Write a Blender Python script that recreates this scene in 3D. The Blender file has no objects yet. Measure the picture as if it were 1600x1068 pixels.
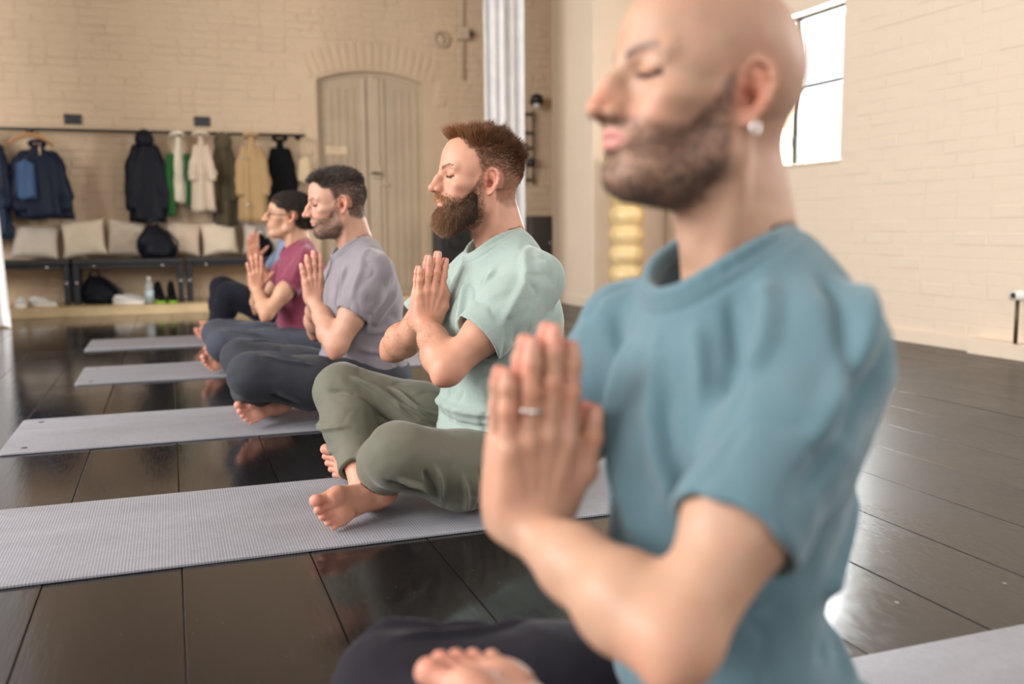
import bpy, bmesh, math, random
import numpy as np
from mathutils import Vector, Matrix

SC = bpy.context.scene
COL = SC.collection

# ------------------------------------------------------------------ camera, world, lights, exposure
cam_d = bpy.data.cameras.new('camera')
cam = bpy.data.objects.new('camera', cam_d)
COL.objects.link(cam)
SC.camera = cam
FPX, YAW, PIT, ROL, CAMH = 1470.4, 0.34694, 0.119595, -0.00799, 0.73
cam_d.sensor_fit = 'HORIZONTAL'
cam_d.sensor_width = 36.0
cam_d.lens = FPX / 1600 * 36.0
_fw = Vector((math.sin(YAW) * math.cos(PIT), math.cos(YAW) * math.cos(PIT), -math.sin(PIT)))
_rt = Vector((math.cos(YAW), -math.sin(YAW), 0))
_up = _rt.cross(_fw)
_r2 = _rt * math.cos(ROL) + _up * math.sin(ROL)
_u2 = _up * math.cos(ROL) - _rt * math.sin(ROL)
cam.matrix_world = Matrix(((_r2.x, _u2.x, -_fw.x, 0), (_r2.y, _u2.y, -_fw.y, 0), (_r2.z, _u2.z, -_fw.z, CAMH), (0, 0, 0, 1)))
cam_d.clip_start = 0.05
cam_d.dof.use_dof = True
cam_d.dof.focus_distance = 2.42
cam_d.dof.aperture_fstop = 2.1
cam_d.dof.aperture_blades = 0

world = bpy.data.worlds.new('daylight')
SC.world = world
world.use_nodes = True
_bg = world.node_tree.nodes['Background']
_bg.inputs[0].default_value = (0.96, 0.98, 1.0, 1)
_bg.inputs[1].default_value = 1.25

def area(name, loc, target, sx, sy, power, col=(1, 1, 1), spread=math.pi):
    l = bpy.data.lights.new(name, 'AREA')
    l.shape = 'RECTANGLE'; l.size = sx; l.size_y = sy; l.energy = power; l.color = col; l.spread = spread
    o = bpy.data.objects.new(name, l); COL.objects.link(o)
    o.location = loc
    o.rotation_euler = (Vector(target) - Vector(loc)).to_track_quat('-Z', 'Y').to_euler()
    return o
# daylight through the tall windows of the left wall, the front wall and the small windows on the right
area('daylight_left_windows', (-4.9, 2.6, 2.9), (0, 2.8, 0.9), 6.0, 2.4, 560, (1.0, 0.985, 0.96))
area('daylight_front_windows', (0.2, -3.6, 2.7), (0.8, 3.0, 0.8), 6.0, 2.6, 70, (1.0, 0.98, 0.95))
area('daylight_right_window', (4.75, 5.9, 1.75), (1.0, 4.2, 0.6), 1.0, 1.1, 240, (0.97, 0.985, 1.0))
area('daylight_right_window_near', (4.2, 0.6, 2.2), (0.8, 2.2, 0.6), 1.8, 1.4, 60, (0.97, 0.985, 1.0))

SC.view_settings.view_transform = 'Standard'
SC.view_settings.look = 'None'
SC.view_settings.gamma = 1.0
SC.view_settings.use_curve_mapping = False
SC.view_settings.exposure = 0.38
SC.cycles.use_denoising = True
SC.cycles.max_bounces = 8
SC.cycles.diffuse_bounces = 4
SC.cycles.sample_clamp_indirect = 6.0

# ------------------------------------------------------------------ helpers: tagging and meshes
def tag(o, label=None, cat=None, group=None, kind=None):
    if label: o['label'] = label
    if cat: o['category'] = cat
    if group: o['group'] = group
    if kind: o['kind'] = kind
    return o

def empty(name, loc=(0, 0, 0), rz=0.0, parent=None):
    o = bpy.data.objects.new(name, None); COL.objects.link(o)
    o.location = loc; o.rotation_euler = (0, 0, rz)
    o.empty_display_size = 0.05
    if parent: o.parent = parent
    return o

def link(name, me, mat=None, parent=None, loc=None):
    o = bpy.data.objects.new(name, me); COL.objects.link(o)
    if mat is not None and not me.materials: me.materials.append(mat)
    if parent: o.parent = parent
    if loc is not None: o.location = loc
    return o

def from_bm(name, bm, mat=None, parent=None, smooth=True, loc=None):
    bmesh.ops.recalc_face_normals(bm, faces=bm.faces)
    me = bpy.data.meshes.new(name); bm.to_mesh(me); bm.free()
    if smooth:
        me.polygons.foreach_set('use_smooth', np.ones(len(me.polygons), bool))
    return link(name, me, mat, parent, loc)

def from_np(name, v, q, mat=None, parent=None, col=None, smooth=True):
    """mesh from numpy arrays: v (N,3), q (M,3 or 4); col (N,3) stored as the colour attribute Col"""
    me = bpy.data.meshes.new(name)
    k = q.shape[1]
    me.vertices.add(len(v)); me.vertices.foreach_set('co', np.ascontiguousarray(v, np.float32).ravel())
    me.loops.add(q.size); me.loops.foreach_set('vertex_index', np.ascontiguousarray(q, np.int32).ravel())
    me.polygons.add(len(q)); me.polygons.foreach_set('loop_start', np.arange(0, q.size, k, dtype=np.int32))
    me.polygons.foreach_set('use_smooth', np.full(len(q), smooth, bool))
    me.update(calc_edges=True)
    if col is not None:
        a = me.color_attributes.new('Col', 'FLOAT_COLOR', 'POINT')
        c = np.ones((len(v), 4), np.float32); c[:, :3] = col
        a.data.foreach_set('color', c.ravel())
    return link(name, me, mat, parent)

def bm_box(bm, c, s, bevel=0.0, seg=1, rot=None):
    r = bmesh.ops.create_cube(bm, size=1.0)
    vs = r['verts']
    bmesh.ops.scale(bm, vec=s, verts=vs)
    if bevel > 0:
        es = list({e for v in vs for e in v.link_edges})
        rb = bmesh.ops.bevel(bm, geom=es, offset=bevel, segments=seg, affect='EDGES', profile=0.6)
        vs = list({v for f in rb['faces'] for v in f.verts} | {v for v in vs if v.is_valid})
        # include every vertex of the connected island
        st = list(vs); seen = set(vs)
        while st:
            v = st.pop()
            for e in v.link_edges:
                w = e.other_vert(v)
                if w not in seen: seen.add(w); st.append(w)
        vs = list(seen)
    if rot is not None: bmesh.ops.rotate(bm, cent=(0, 0, 0), matrix=rot, verts=vs)
    bmesh.ops.translate(bm, vec=c, verts=vs)
    return vs

def bm_cyl(bm, a, b, r1, r2=None, n=16, caps=True):
    a = Vector(a); b = Vector(b); r2 = r1 if r2 is None else r2
    d = b - a
    r = bmesh.ops.create_cone(bm, cap_ends=caps, segments=n, radius1=r1, radius2=r2, depth=d.length)
    bmesh.ops.transform(bm, matrix=Matrix.Translation((a + b) / 2) @ d.to_track_quat('Z', 'Y').to_matrix().to_4x4(), verts=r['verts'])
    return r['verts']

def bm_tube(bm, pts, rad, n=10, close=False):
    """tube along a polyline, rad a number or one per point"""
    P = [Vector(p) for p in pts]; m = len(P)
    R = [rad] * m if np.isscalar(rad) else list(rad)
    rings = []; prev = None
    for i, p in enumerate(P):
        t = (P[(i + 1) % m] - P[i - 1]) if close else (P[min(i + 1, m - 1)] - P[max(i - 1, 0)])
        t.normalize()
        if prev is None:
            u = t.orthogonal().normalized()
        else:
            u = (prev - t * prev.dot(t)).normalized()
        prev = u; w = t.cross(u)
        rings.append([bm.verts.new(p + (u * math.cos(2 * math.pi * j / n) + w * math.sin(2 * math.pi * j / n)) * R[i]) for j in range(n)])
    for i in range(m if close else m - 1):
        A = rings[i]; B = rings[(i + 1) % m]
        for j in range(n):
            bm.faces.new((A[j], A[(j + 1) % n], B[(j + 1) % n], B[j]))
    if not close:
        bm.faces.new(rings[0][::-1]); bm.faces.new(rings[-1])

def bm_lathe(bm, prof, n=24, c=(0, 0, 0)):
    """solid of revolution about Z: prof = [(r, z), ...]"""
    c = Vector(c); rings = []
    for r, z in prof:
        rings.append([bm.verts.new(c + Vector((r * math.cos(2 * math.pi * j / n), r * math.sin(2 * math.pi * j / n), z))) for j in range(n)])
    for A, B in zip(rings, rings[1:]):
        for j in range(n):
            bm.faces.new((A[j], A[(j + 1) % n], B[(j + 1) % n], B[j]))
    bm.faces.new(rings[0][::-1]); bm.faces.new(rings[-1])

# ------------------------------------------------------------------ materials
def new_mat(name):
    m = bpy.data.materials.new(name); m.use_nodes = True
    nt = m.node_tree; b = nt.nodes['Principled BSDF']
    return m, nt, b

def nd(nt, kind, **kw):
    n = nt.nodes.new(kind)
    for k, v in kw.items():
        if k.startswith('i_'):
            n.inputs[k[2:].replace('_', ' ')].default_value = v
        else: setattr(n, k, v)
    return n

def mixc(nt, fac, a, b, mode='MIX'):
    n = nt.nodes.new('ShaderNodeMix'); n.data_type = 'RGBA'; n.blend_type = mode
    for s, v in ((0, fac), (6, a), (7, b)):
        if hasattr(v, 'links'): nt.links.new(v, n.inputs[s])
        elif s == 0: n.inputs[0].default_value = v
        else: n.inputs[s].default_value = (*v, 1) if len(v) == 3 else v
    return n.outputs[2]

def mrange(nt, src, a, b, c, d):
    n = nt.nodes.new('ShaderNodeMapRange'); nt.links.new(src, n.inputs[0])
    for i, v in enumerate((a, b, c, d)): n.inputs[i + 1].default_value = v
    return n.outputs[0]

def noise_tex(nt, scale, detail=3.0, rough=0.5, coord='Object', stretch=None):
    tc = nt.nodes.new('ShaderNodeTexCoord'); src = tc.outputs[coord]
    if stretch:
        mp = nt.nodes.new('ShaderNodeMapping'); mp.inputs['Scale'].default_value = stretch
        nt.links.new(src, mp.inputs[0]); src = mp.outputs[0]
    n = nt.nodes.new('ShaderNodeTexNoise'); nt.links.new(src, n.inputs['Vector'])
    n.inputs['Scale'].default_value = scale; n.inputs['Detail'].default_value = detail; n.inputs['Roughness'].default_value = rough
    return n.outputs[0]

def bump(nt, b, src, strength, dist):
    n = nt.nodes.new('ShaderNodeBump'); n.inputs['Strength'].default_value = strength; n.inputs['Distance'].default_value = dist
    nt.links.new(src, n.inputs['Height'])
    nt.links.new(n.outputs[0], b.inputs['Normal'])
    return n

def simple(name, col, rough=0.6, metal=0.0, var=0.12, scale=12.0, bmp=0.0, bdist=0.002, bscale=None, spec=None):
    m, nt, b = new_mat(name)
    n = noise_tex(nt, scale)
    lo = tuple(max(0, c * (1 - var)) for c in col); hi = tuple(min(1, c * (1 + var)) for c in col)
    nt.links.new(mixc(nt, mrange(nt, n, 0.3, 0.7, 0, 1), lo, hi), b.inputs['Base Color'])
    b.inputs['Roughness'].default_value = rough; b.inputs['Metallic'].default_value = metal
    if spec is not None: b.inputs['Specular IOR Level'].default_value = spec
    if bmp > 0: bump(nt, b, noise_tex(nt, bscale or scale * 3), bmp, bdist)
    return m

def fabric(name, col, heather=0.0, rough=0.85, weave=900.0, sheen=0.25, hcol=None, bmp=0.25):
    m, nt, b = new_mat(name)
    n1 = noise_tex(nt, 6.0, 2.0)
    base = mixc(nt, mrange(nt, n1, 0.3, 0.7, 0, 1), tuple(c * 0.93 for c in col), tuple(min(1, c * 1.06) for c in col))
    if heather > 0:
        n2 = noise_tex(nt, 620.0, 3.0, 0.6, stretch=(1.0, 1.0, 0.35))
        h = hcol or tuple(min(1, c * 1.5) for c in col)
        base = mixc(nt, mrange(nt, n2, 0.42, 0.7, 0, heather), base, h)
    nt.links.new(base, b.inputs['Base Color'])
    b.inputs['Roughness'].default_value = rough
    b.inputs['Specular IOR Level'].default_value = 0.15
    b.inputs['Sheen Weight'].default_value = sheen
    b.inputs['Sheen Roughness'].default_value = 0.5
    bump(nt, b, noise_tex(nt, weave, 2.0), bmp, 0.0006)
    return m

def skin_mat(name, sss=0.12, rough=0.52):
    m, nt, b = new_mat(name)
    a = nd(nt, 'ShaderNodeVertexColor', layer_name='Col')
    n1 = noise_tex(nt, 45.0, 4.0, 0.6); n2 = noise_tex(nt, 420.0, 3.0)
    c = mixc(nt, mrange(nt, n1, 0.3, 0.72, 0, 0.20), a.outputs[0], (0.55, 0.2, 0.13))
    nt.links.new(c, b.inputs['Base Color'])
    b.inputs['Roughness'].default_value = rough
    b.inputs['Specular IOR Level'].default_value = 0.38
    b.inputs['Subsurface Weight'].default_value = sss
    b.inputs['Subsurface Radius'].default_value = (0.012, 0.005, 0.003)
    b.inputs['Subsurface Scale'].default_value = 0.6
    bump(nt, b, n2, 0.22, 0.0009)
    return m

def hair_mat(name, rough=0.5):
    m, nt, b = new_mat(name)
    a = nd(nt, 'ShaderNodeVertexColor', layer_name='Col')
    nt.links.new(a.outputs[0], b.inputs['Base Color'])
    b.inputs['Roughness'].default_value = rough
    b.inputs['Specular IOR Level'].default_value = 0.35
    return m

def painted_wall(name, col, bscale=26.0, bmp=0.6, dist=0.006):
    m, nt, b = new_mat(name)
    n1 = noise_tex(nt, 0.8, 3.0); n2 = noise_tex(nt, bscale, 5.0, 0.55); n3 = noise_tex(nt, 5.0, 3.0)
    base = mixc(nt, mrange(nt, n1, 0.3, 0.7, 0, 1), tuple(c * 0.93 for c in col), tuple(min(1, c * 1.04) for c in col))
    base = mixc(nt, mrange(nt, n3, 0.55, 0.8, 0, 0.25), base, tuple(c * 0.82 for c in col))
    nt.links.new(base, b.inputs['Base Color'])
    b.inputs['Roughness'].default_value = 0.75
    b.inputs['Specular IOR Level'].default_value = 0.25
    bl = nd(nt, 'ShaderNodeMath', operation='MULTIPLY_ADD'); nt.links.new(noise_tex(nt, 6.5, 3.0, 0.5), bl.inputs[0]); bl.inputs[1].default_value = 2.2; nt.links.new(n2, bl.inputs[2])
    bump(nt, b, bl.outputs[0], bmp, dist)
    return m

def floor_mat(name):
    m, nt, b = new_mat(name)
    oi = nd(nt, 'ShaderNodeObjectInfo')
    n1 = noise_tex(nt, 3.0, 4.0, 0.6, stretch=(3.0, 0.35, 1))
    n2 = noise_tex(nt, 18.0, 5.0, 0.65, stretch=(4.0, 0.5, 1))
    base = mixc(nt, mrange(nt, n1, 0.3, 0.75, 0, 1), (0.0045, 0.004, 0.005), (0.011, 0.009, 0.009))
    base = mixc(nt, mrange(nt, oi.outputs['Random'], 0, 1, 0.0, 0.5), base, (0.014, 0.011, 0.010))
    base = mixc(nt, mrange(nt, n2, 0.5, 0.8, 0, 0.3), base, (0.03, 0.025, 0.023))
    # worn flecks and scratches
    tc = nd(nt, 'ShaderNodeTexCoord')
    vor = nd(nt, 'ShaderNodeTexVoronoi'); vor.inputs['Scale'].default_value = 7.0
    nt.links.new(tc.outputs['Object'], vor.inputs['Vector'])
    fl = mrange(nt, vor.outputs['Distance'], 0.02, 0.045, 1, 0)
    base = mixc(nt, fl, base, (0.42, 0.38, 0.36))
    vor2 = nd(nt, 'ShaderNodeTexVoronoi'); vor2.inputs['Scale'].default_value = 38.0
    nt.links.new(tc.outputs['Object'], vor2.inputs['Vector'])
    base = mixc(nt, mrange(nt, vor2.outputs['Distance'], 0.03, 0.09, 0.6, 0), base, (0.11, 0.10, 0.10))
    sc_ = noise_tex(nt, 40.0, 5.0, 0.75, stretch=(0.25, 3.0, 1))
    base = mixc(nt, mrange(nt, sc_, 0.60, 0.75, 0, 0.35), base, (0.12, 0.105, 0.10))
    nt.links.new(base, b.inputs['Base Color'])
    r1 = noise_tex(nt, 2.2, 4.0, 0.6)
    wr = noise_tex(nt, 30.0, 4.0, 0.7, stretch=(5.0, 0.7, 1))
    add = nd(nt, 'ShaderNodeMath', operation='ADD')
    nt.links.new(mrange(nt, r1, 0.3, 0.75, 0.05, 0.15), add.inputs[0])
    nt.links.new(mrange(nt, wr, 0.45, 0.8, 0.0, 0.12), add.inputs[1])
    geo = nd(nt, 'ShaderNodeNewGeometry'); sp = nd(nt, 'ShaderNodeSeparateXYZ'); nt.links.new(geo.outputs['Position'], sp.inputs[0])
    worn = nd(nt, 'ShaderNodeMath', operation='ADD'); nt.links.new(add.outputs[0], worn.inputs[0])
    nt.links.new(mrange(nt, sp.outputs['X'], 0.9, 2.0, 0.0, 0.25), worn.inputs[1])
    nt.links.new(worn.outputs[0], b.inputs['Roughness'])
    b.inputs['Specular IOR Level'].default_value = 0.5
    b.inputs['Specular Tint'].default_value = (0.86, 0.93, 1.0, 1)
    bump(nt, b, noise_tex(nt, 9.0, 6.0, 0.7, stretch=(6.0, 0.6, 1)), 0.12, 0.003)
    return m

def mat_mat(name, col):
    m, nt, b = new_mat(name)
    tc = nd(nt, 'ShaderNodeTexCoord')
    w = nd(nt, 'ShaderNodeTexWave', wave_type='BANDS', bands_direction='X')
    w.inputs['Scale'].default_value = 46.0
    w.inputs['Distortion'].default_value = 0.0
    nt.links.new(tc.outputs['Object'], w.inputs['Vector'])
    n1 = noise_tex(nt, 2.6, 4.0, 0.6, stretch=(1, 3, 1)); n2 = noise_tex(nt, 60.0, 2.0)
    base = mixc(nt, mrange(nt, n1, 0.35, 0.75, 0, 1), tuple(c * 0.85 for c in col), tuple(c * 1.12 for c in col))
    base = mixc(nt, mrange(nt, w.outputs['Color'], 0.72, 0.98, 0, 0.60), base, tuple(min(1, c * 2.1) for c in col))
    base = mixc(nt, mrange(nt, n2, 0.4, 0.7, 0, 0.3), base, tuple(c * 0.75 for c in col))
    nt.links.new(base, b.inputs['Base Color'])
    base2 = noise_tex(nt, 1.5, 5.0, 0.65, stretch=(0.5, 4, 1))
    base = mixc(nt, mrange(nt, base2, 0.52, 0.75, 0, 0.35), base, (0.36, 0.35, 0.38))
    nt.links.new(base, b.inputs['Base Color'])
    b.inputs['Roughness'].default_value = 0.50
    b.inputs['Specular IOR Level'].default_value = 0.5
    bump(nt, b, w.outputs['Color'], 0.22, 0.0012)
    return m

M = {}
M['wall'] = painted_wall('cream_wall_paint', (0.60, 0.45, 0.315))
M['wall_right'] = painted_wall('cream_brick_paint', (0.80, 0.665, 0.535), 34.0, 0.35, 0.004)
M['wall_white'] = painted_wall('white_plaster', (0.52, 0.46, 0.39))
M['floor'] = floor_mat('black_floor_lacquer')
M['mat'] = mat_mat('grey_mat_foam', (0.225, 0.225, 0.255))
M['black_metal'] = simple('black_metal', (0.018, 0.018, 0.022), 0.4, 0.3)
M['black_plastic'] = simple('black_plastic', (0.015, 0.015, 0.018), 0.45)
M['steel'] = simple('bright_steel', (0.7, 0.7, 0.72), 0.25, 1.0, 0.04)
M['silver'] = simple('silver', (0.86, 0.85, 0.84), 0.12, 1.0, 0.02)
M['wood_pale'] = simple('pale_pine', (0.60, 0.44, 0.25), 0.45, 0, 0.14, 4.0)
M['wood_hanger'] = simple('hanger_wood', (0.45, 0.22, 0.08), 0.45)
M['totem'] = simple('turned_pale_wood', (0.74, 0.54, 0.27), 0.35, 0, 0.12, 6.0)
M['door'] = simple('door_paint', (0.47, 0.365, 0.255), 0.55, 0, 0.08, 3.0, 0.2, 0.002, 18)
M['door_trim'] = simple('door_trim_paint', (0.53, 0.42, 0.30), 0.5, 0, 0.06, 3.0)
M['plate'] = simple('door_plate_beige', (0.70, 0.54, 0.36), 0.5)
M['white_paint'] = simple('white_paint', (0.80, 0.76, 0.70), 0.5, 0, 0.04)
M['white_rubber'] = simple('white_leather', (0.70, 0.68, 0.66), 0.5, 0, 0.06)
M['neon'] = simple('neon_green_rubber', (0.28, 0.55, 0.03), 0.5)
M['frame'] = simple('window_steel', (0.035, 0.045, 0.05), 0.45, 0.2)
M['curtain'] = fabric('white_curtain_cloth', (0.82, 0.80, 0.80), weave=400, sheen=0.1)

# ------------------------------------------------------------------ implicit surfaces: bodies and clothes are grown as one smooth skin
BIG = 0.05
f4 = np.float32

class Xf:
    """a local frame: origin o, rows of R = its axes in the parent's space"""
    def __init__(s, o=(0, 0, 0), R=None, sc=1.0):
        s.o = np.array(o, float); s.R = np.eye(3) if R is None else np.array(R, float); s.sc = sc
    def out(s, p): return s.o + (np.asarray(p, float) * s.sc) @ s.R
    def inn(s, p): return ((np.asarray(p, float) - s.o) @ s.R.T) / s.sc
ID = Xf()

def rot(ax, deg):
    a = math.radians(deg); c, s = math.cos(a), math.sin(a)
    return np.array({'x': [[1, 0, 0], [0, c, -s], [0, s, c]], 'y': [[c, 0, s], [0, 1, 0], [-s, 0, c]], 'z': [[c, -s, 0], [s, c, 0], [0, 0, 1]]}[ax])

def smin(a, b, k):
    if k <= 0: return np.minimum(a, b)
    h = np.maximum(k - np.abs(a - b), 0)
    return np.minimum(a, b) - h * h * f4(0.25 / k)

class Prim:
    def __init__(s, lo, hi, f): s.lo = np.array(lo, float); s.hi = np.array(hi, float); s.f = f

def seg(a, b, r1, r2=None):
    r2 = r1 if r2 is None else r2
    a = np.array(a, float); b = np.array(b, float); d = b - a; dd = float(d @ d) + 1e-12
    rm = max(r1, r2)
    def f(x, y, z):
        px, py, pz = x - f4(a[0]), y - f4(a[1]), z - f4(a[2])
        t = np.clip((px * f4(d[0]) + py * f4(d[1]) + pz * f4(d[2])) * f4(1 / dd), 0, 1)
        return np.sqrt((px - t * f4(d[0])) ** 2 + (py - t * f4(d[1])) ** 2 + (pz - t * f4(d[2])) ** 2) - (f4(r1) + t * f4(r2 - r1))
    return Prim(np.minimum(a, b) - rm, np.maximum(a, b) + rm, f)

def eseg(a, b, ra, rb, side=(0, 1, 0)):
    """tapered capsule with an elliptical section: ra/rb = (radius across, radius along side) at each end"""
    a = np.array(a, float); b = np.array(b, float); d = b - a; dd = float(d @ d) + 1e-12
    s = np.array(side, float); s /= np.linalg.norm(s)
    rm = max(*ra, *rb)
    def f(x, y, z):
        px, py, pz = x - f4(a[0]), y - f4(a[1]), z - f4(a[2])
        t = np.clip((px * f4(d[0]) + py * f4(d[1]) + pz * f4(d[2])) * f4(1 / dd), 0, 1)
        px, py, pz = px - t * f4(d[0]), py - t * f4(d[1]), pz - t * f4(d[2])
        q = px * f4(s[0]) + py * f4(s[1]) + pz * f4(s[2])
        m2 = np.maximum(px * px + py * py + pz * pz - q * q, 0)
        A = f4(ra[0]) + t * f4(rb[0] - ra[0]); B = f4(ra[1]) + t * f4(rb[1] - ra[1])
        k0 = np.sqrt(m2 / (A * A) + q * q / (B * B)); k1 = np.sqrt(m2 / A ** 4 + q * q / B ** 4) + f4(1e-6)
        return np.where(k0 < 0.3, (k0 - 1) * np.minimum(A, B), k0 * (k0 - 1) / k1)
    return Prim(np.minimum(a, b) - rm, np.maximum(a, b) + rm, f)

def ell(c, r, R=None):
    c = np.array(c, float); r = np.array(r, float); rm = r.max()
    R = None if R is None else np.array(R, float)
    def f(x, y, z):
        px, py, pz = x - f4(c[0]), y - f4(c[1]), z - f4(c[2])
        if R is not None:
            px, py, pz = (px * f4(R[0, 0]) + py * f4(R[0, 1]) + pz * f4(R[0, 2]), px * f4(R[1, 0]) + py * f4(R[1, 1]) + pz * f4(R[1, 2]),
                          px * f4(R[2, 0]) + py * f4(R[2, 1]) + pz * f4(R[2, 2]))
        k0 = np.sqrt((px / f4(r[0])) ** 2 + (py / f4(r[1])) ** 2 + (pz / f4(r[2])) ** 2)
        k1 = np.sqrt((px / f4(r[0] ** 2)) ** 2 + (py / f4(r[1] ** 2)) ** 2 + (pz / f4(r[2] ** 2)) ** 2) + f4(1e-6)
        return np.where(k0 < 0.3, (k0 - 1) * f4(r.min()), k0 * (k0 - 1) / k1)
    return Prim(c - rm, c + rm, f)

def half(n, p, c, rad):
    """half space dot(q - p, n) > 0 is outside; only evaluated within rad of c"""
    n = np.array(n, float); n /= np.linalg.norm(n); k = float(n @ np.array(p, float)); c = np.array(c, float)
    return Prim(c - rad, c + rad, lambda x, y, z: x * f4(n[0]) + y * f4(n[1]) + z * f4(n[2]) - f4(k))

class Vol:
    def __init__(s, lo, hi, h):
        s.h = h; s.lo = np.array(lo, float); s.n = np.maximum(4, np.ceil((np.array(hi, float) - s.lo) / h).astype(int) + 1)
        s.a = np.full(s.n, BIG, f4)
    def box(s, lo, hi):
        i0 = np.maximum(0, np.floor((lo - s.lo) / s.h).astype(int)); i1 = np.minimum(s.n, np.ceil((hi - s.lo) / s.h).astype(int) + 1)
        return i0, i1
    def coords(s, i0, i1, xf=None):
        g = [(s.lo[k] + s.h * np.arange(i0[k], i1[k])) for k in range(3)]
        X, Y, Z = (g[0][:, None, None].astype(f4), g[1][None, :, None].astype(f4), g[2][None, None, :].astype(f4))
        if xf is None or xf is ID: return X, Y, Z
        R = xf.R / xf.sc; o = xf.o
        px, py, pz = X - f4(o[0]), Y - f4(o[1]), Z - f4(o[2])
        return tuple(px * f4(R[k, 0]) + py * f4(R[k, 1]) + pz * f4(R[k, 2]) for k in range(3))
    def bounds(s, prims, xf, m):
        lo = np.full(3, 1e9); hi = -lo
        for p in prims:
            cs = np.array([[(p.lo, p.hi)[i][0], (p.lo, p.hi)[j][1], (p.lo, p.hi)[k][2]] for i in (0, 1) for j in (0, 1) for k in (0, 1)])
            w = np.array([xf.out(c) for c in cs]); lo = np.minimum(lo, w.min(0)); hi = np.maximum(hi, w.max(0))
        return lo - m, hi + m
    def op(s, p, k=0.0, xf=ID, mode='u'):
        lo, hi = s.bounds([p], xf, k + 0.012 if mode != 'd' else 0.0)
        i0, i1 = s.box(lo, hi)
        if (i1 <= i0).any(): return
        sl = tuple(slice(i0[j], i1[j]) for j in range(3))
        d = p.f(*s.coords(i0, i1, xf)) * f4(xf.sc)
        A = s.a[sl]
        if mode == 'u': s.a[sl] = smin(A, d, k)
        elif mode == 's': s.a[sl] = -smin(-A, d, k)
        elif mode == 'i': s.a[sl] = -smin(-A, -d, k)
        elif mode == 'd': s.a[sl] = A + d
    def group(s, prims, kin, k, xf=ID, mode='u', cuts=()):
        """blend prims among themselves (kin), cut, then blend the result into the volume (k)"""
        lo, hi = s.bounds(prims, xf, max(kin, k) + 0.012)
        i0, i1 = s.box(lo, hi)
        if (i1 <= i0).any(): return
        sl = tuple(slice(i0[j], i1[j]) for j in range(3))
        C = s.coords(i0, i1, xf); G = None
        for p in prims:
            d = p.f(*C) * f4(xf.sc); G = d if G is None else smin(G, d, kin)
        for p, kc in cuts:
            G = -smin(-G, -p.f(*C) * f4(xf.sc), kc)
        A = s.a[sl]
        s.a[sl] = smin(A, G, k) if mode == 'u' else -smin(-A, G, k)
    def mesh(s):
        ins = s.a < 0
        c = ins.view(np.uint8)
        t = c[:-1] + c[1:]; t = t[:, :-1] + t[:, 1:]; t = t[:, :, :-1] + t[:, :, 1:]
        idx = np.flatnonzero((t > 0) & (t < 8)); sh = np.array(t.shape); del t
        I, J, K = np.unravel_index(idx, sh)
        off = [(i, j, k) for i in (0, 1) for j in (0, 1) for k in (0, 1)]
        val = np.stack([s.a[I + i, J + j, K + k] for i, j, k in off], 1)
        acc = np.zeros((len(idx), 3)); cnt = np.zeros(len(idx))
        for p in range(8):
            for q in range(p + 1, 8):
                if sum(abs(off[p][m] - off[q][m]) for m in range(3)) != 1: continue
                va, vb = val[:, p], val[:, q]; cr = (va < 0) != (vb < 0)
                tt = np.where(cr, va / np.where(cr, va - vb, 1), 0)
                pt = np.array(off[p]) + tt[:, None] * (np.array(off[q]) - np.array(off[p]))
                acc += np.where(cr[:, None], pt, 0); cnt += cr
        v = s.lo + s.h * (np.stack([I, J, K], 1) + acc / cnt[:, None])
        quads = []
        st = np.array([sh[1] * sh[2], sh[2], 1])
        for ax in range(3):
            a0 = [slice(None)] * 3; a1 = [slice(None)] * 3; a0[ax] = slice(0, -1); a1[ax] = slice(1, None)
            A, B = ins[tuple(a0)], ins[tuple(a1)]
            e = np.argwhere(A != B)
            o1, o2 = [(1, 2), (2, 0), (0, 1)][ax]
            ok = (e[:, o1] > 0) & (e[:, o2] > 0) & (e[:, o1] < s.n[o1] - 1) & (e[:, o2] < s.n[o2] - 1)
            e = e[ok]
            flip = ~A[e[:, 0], e[:, 1], e[:, 2]]
            base = e @ st
            q = np.stack([base - st[o1] - st[o2], base - st[o2], base, base - st[o1]], 1)
            q[flip] = q[flip][:, ::-1]
            quads.append(q)
        Q = np.searchsorted(idx, np.concatenate(quads))
        return v, Q

def vnormals(v, q):
    n = np.zeros_like(v)
    fn = np.cross(v[q[:, 2]] - v[q[:, 0]], v[q[:, 3 if q.shape[1] > 3 else 1]] - v[q[:, 1 if q.shape[1] > 3 else 0]])
    for k in range(q.shape[1]):
        for c in range(3): n[:, c] += np.bincount(q[:, k], fn[:, c], len(v))
    return n / (np.linalg.norm(n, axis=1, keepdims=True) + 1e-12)

def smooth_mesh(v, q, it=2, lam=0.5):
    N = len(v); deg = np.zeros(N)
    e = np.concatenate([q[:, [0, 1]], q[:, [1, 2]], q[:, [2, 3]], q[:, [3, 0]]])
    deg = np.bincount(e.ravel(), minlength=N)
    for i in range(it):
        for l in (lam, -lam * 1.04):
            s = np.zeros_like(v)
            for c in range(3):
                s[:, c] = np.bincount(e[:, 0], v[e[:, 1], c], N) + np.bincount(e[:, 1], v[e[:, 0], c], N)
            v = v + l * (s / np.maximum(deg, 1)[:, None] - v)
    return v

def _hash(i, j, k):
    h = (i * 374761393 + j * 668265263 + k * 2147483647 + 1013904223) & 0xFFFFFFFF
    h = ((h ^ (h >> 13)) * 1274126177) & 0xFFFFFFFF
    return ((h ^ (h >> 16)) & 0xFFFF) / 65535.0

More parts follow.
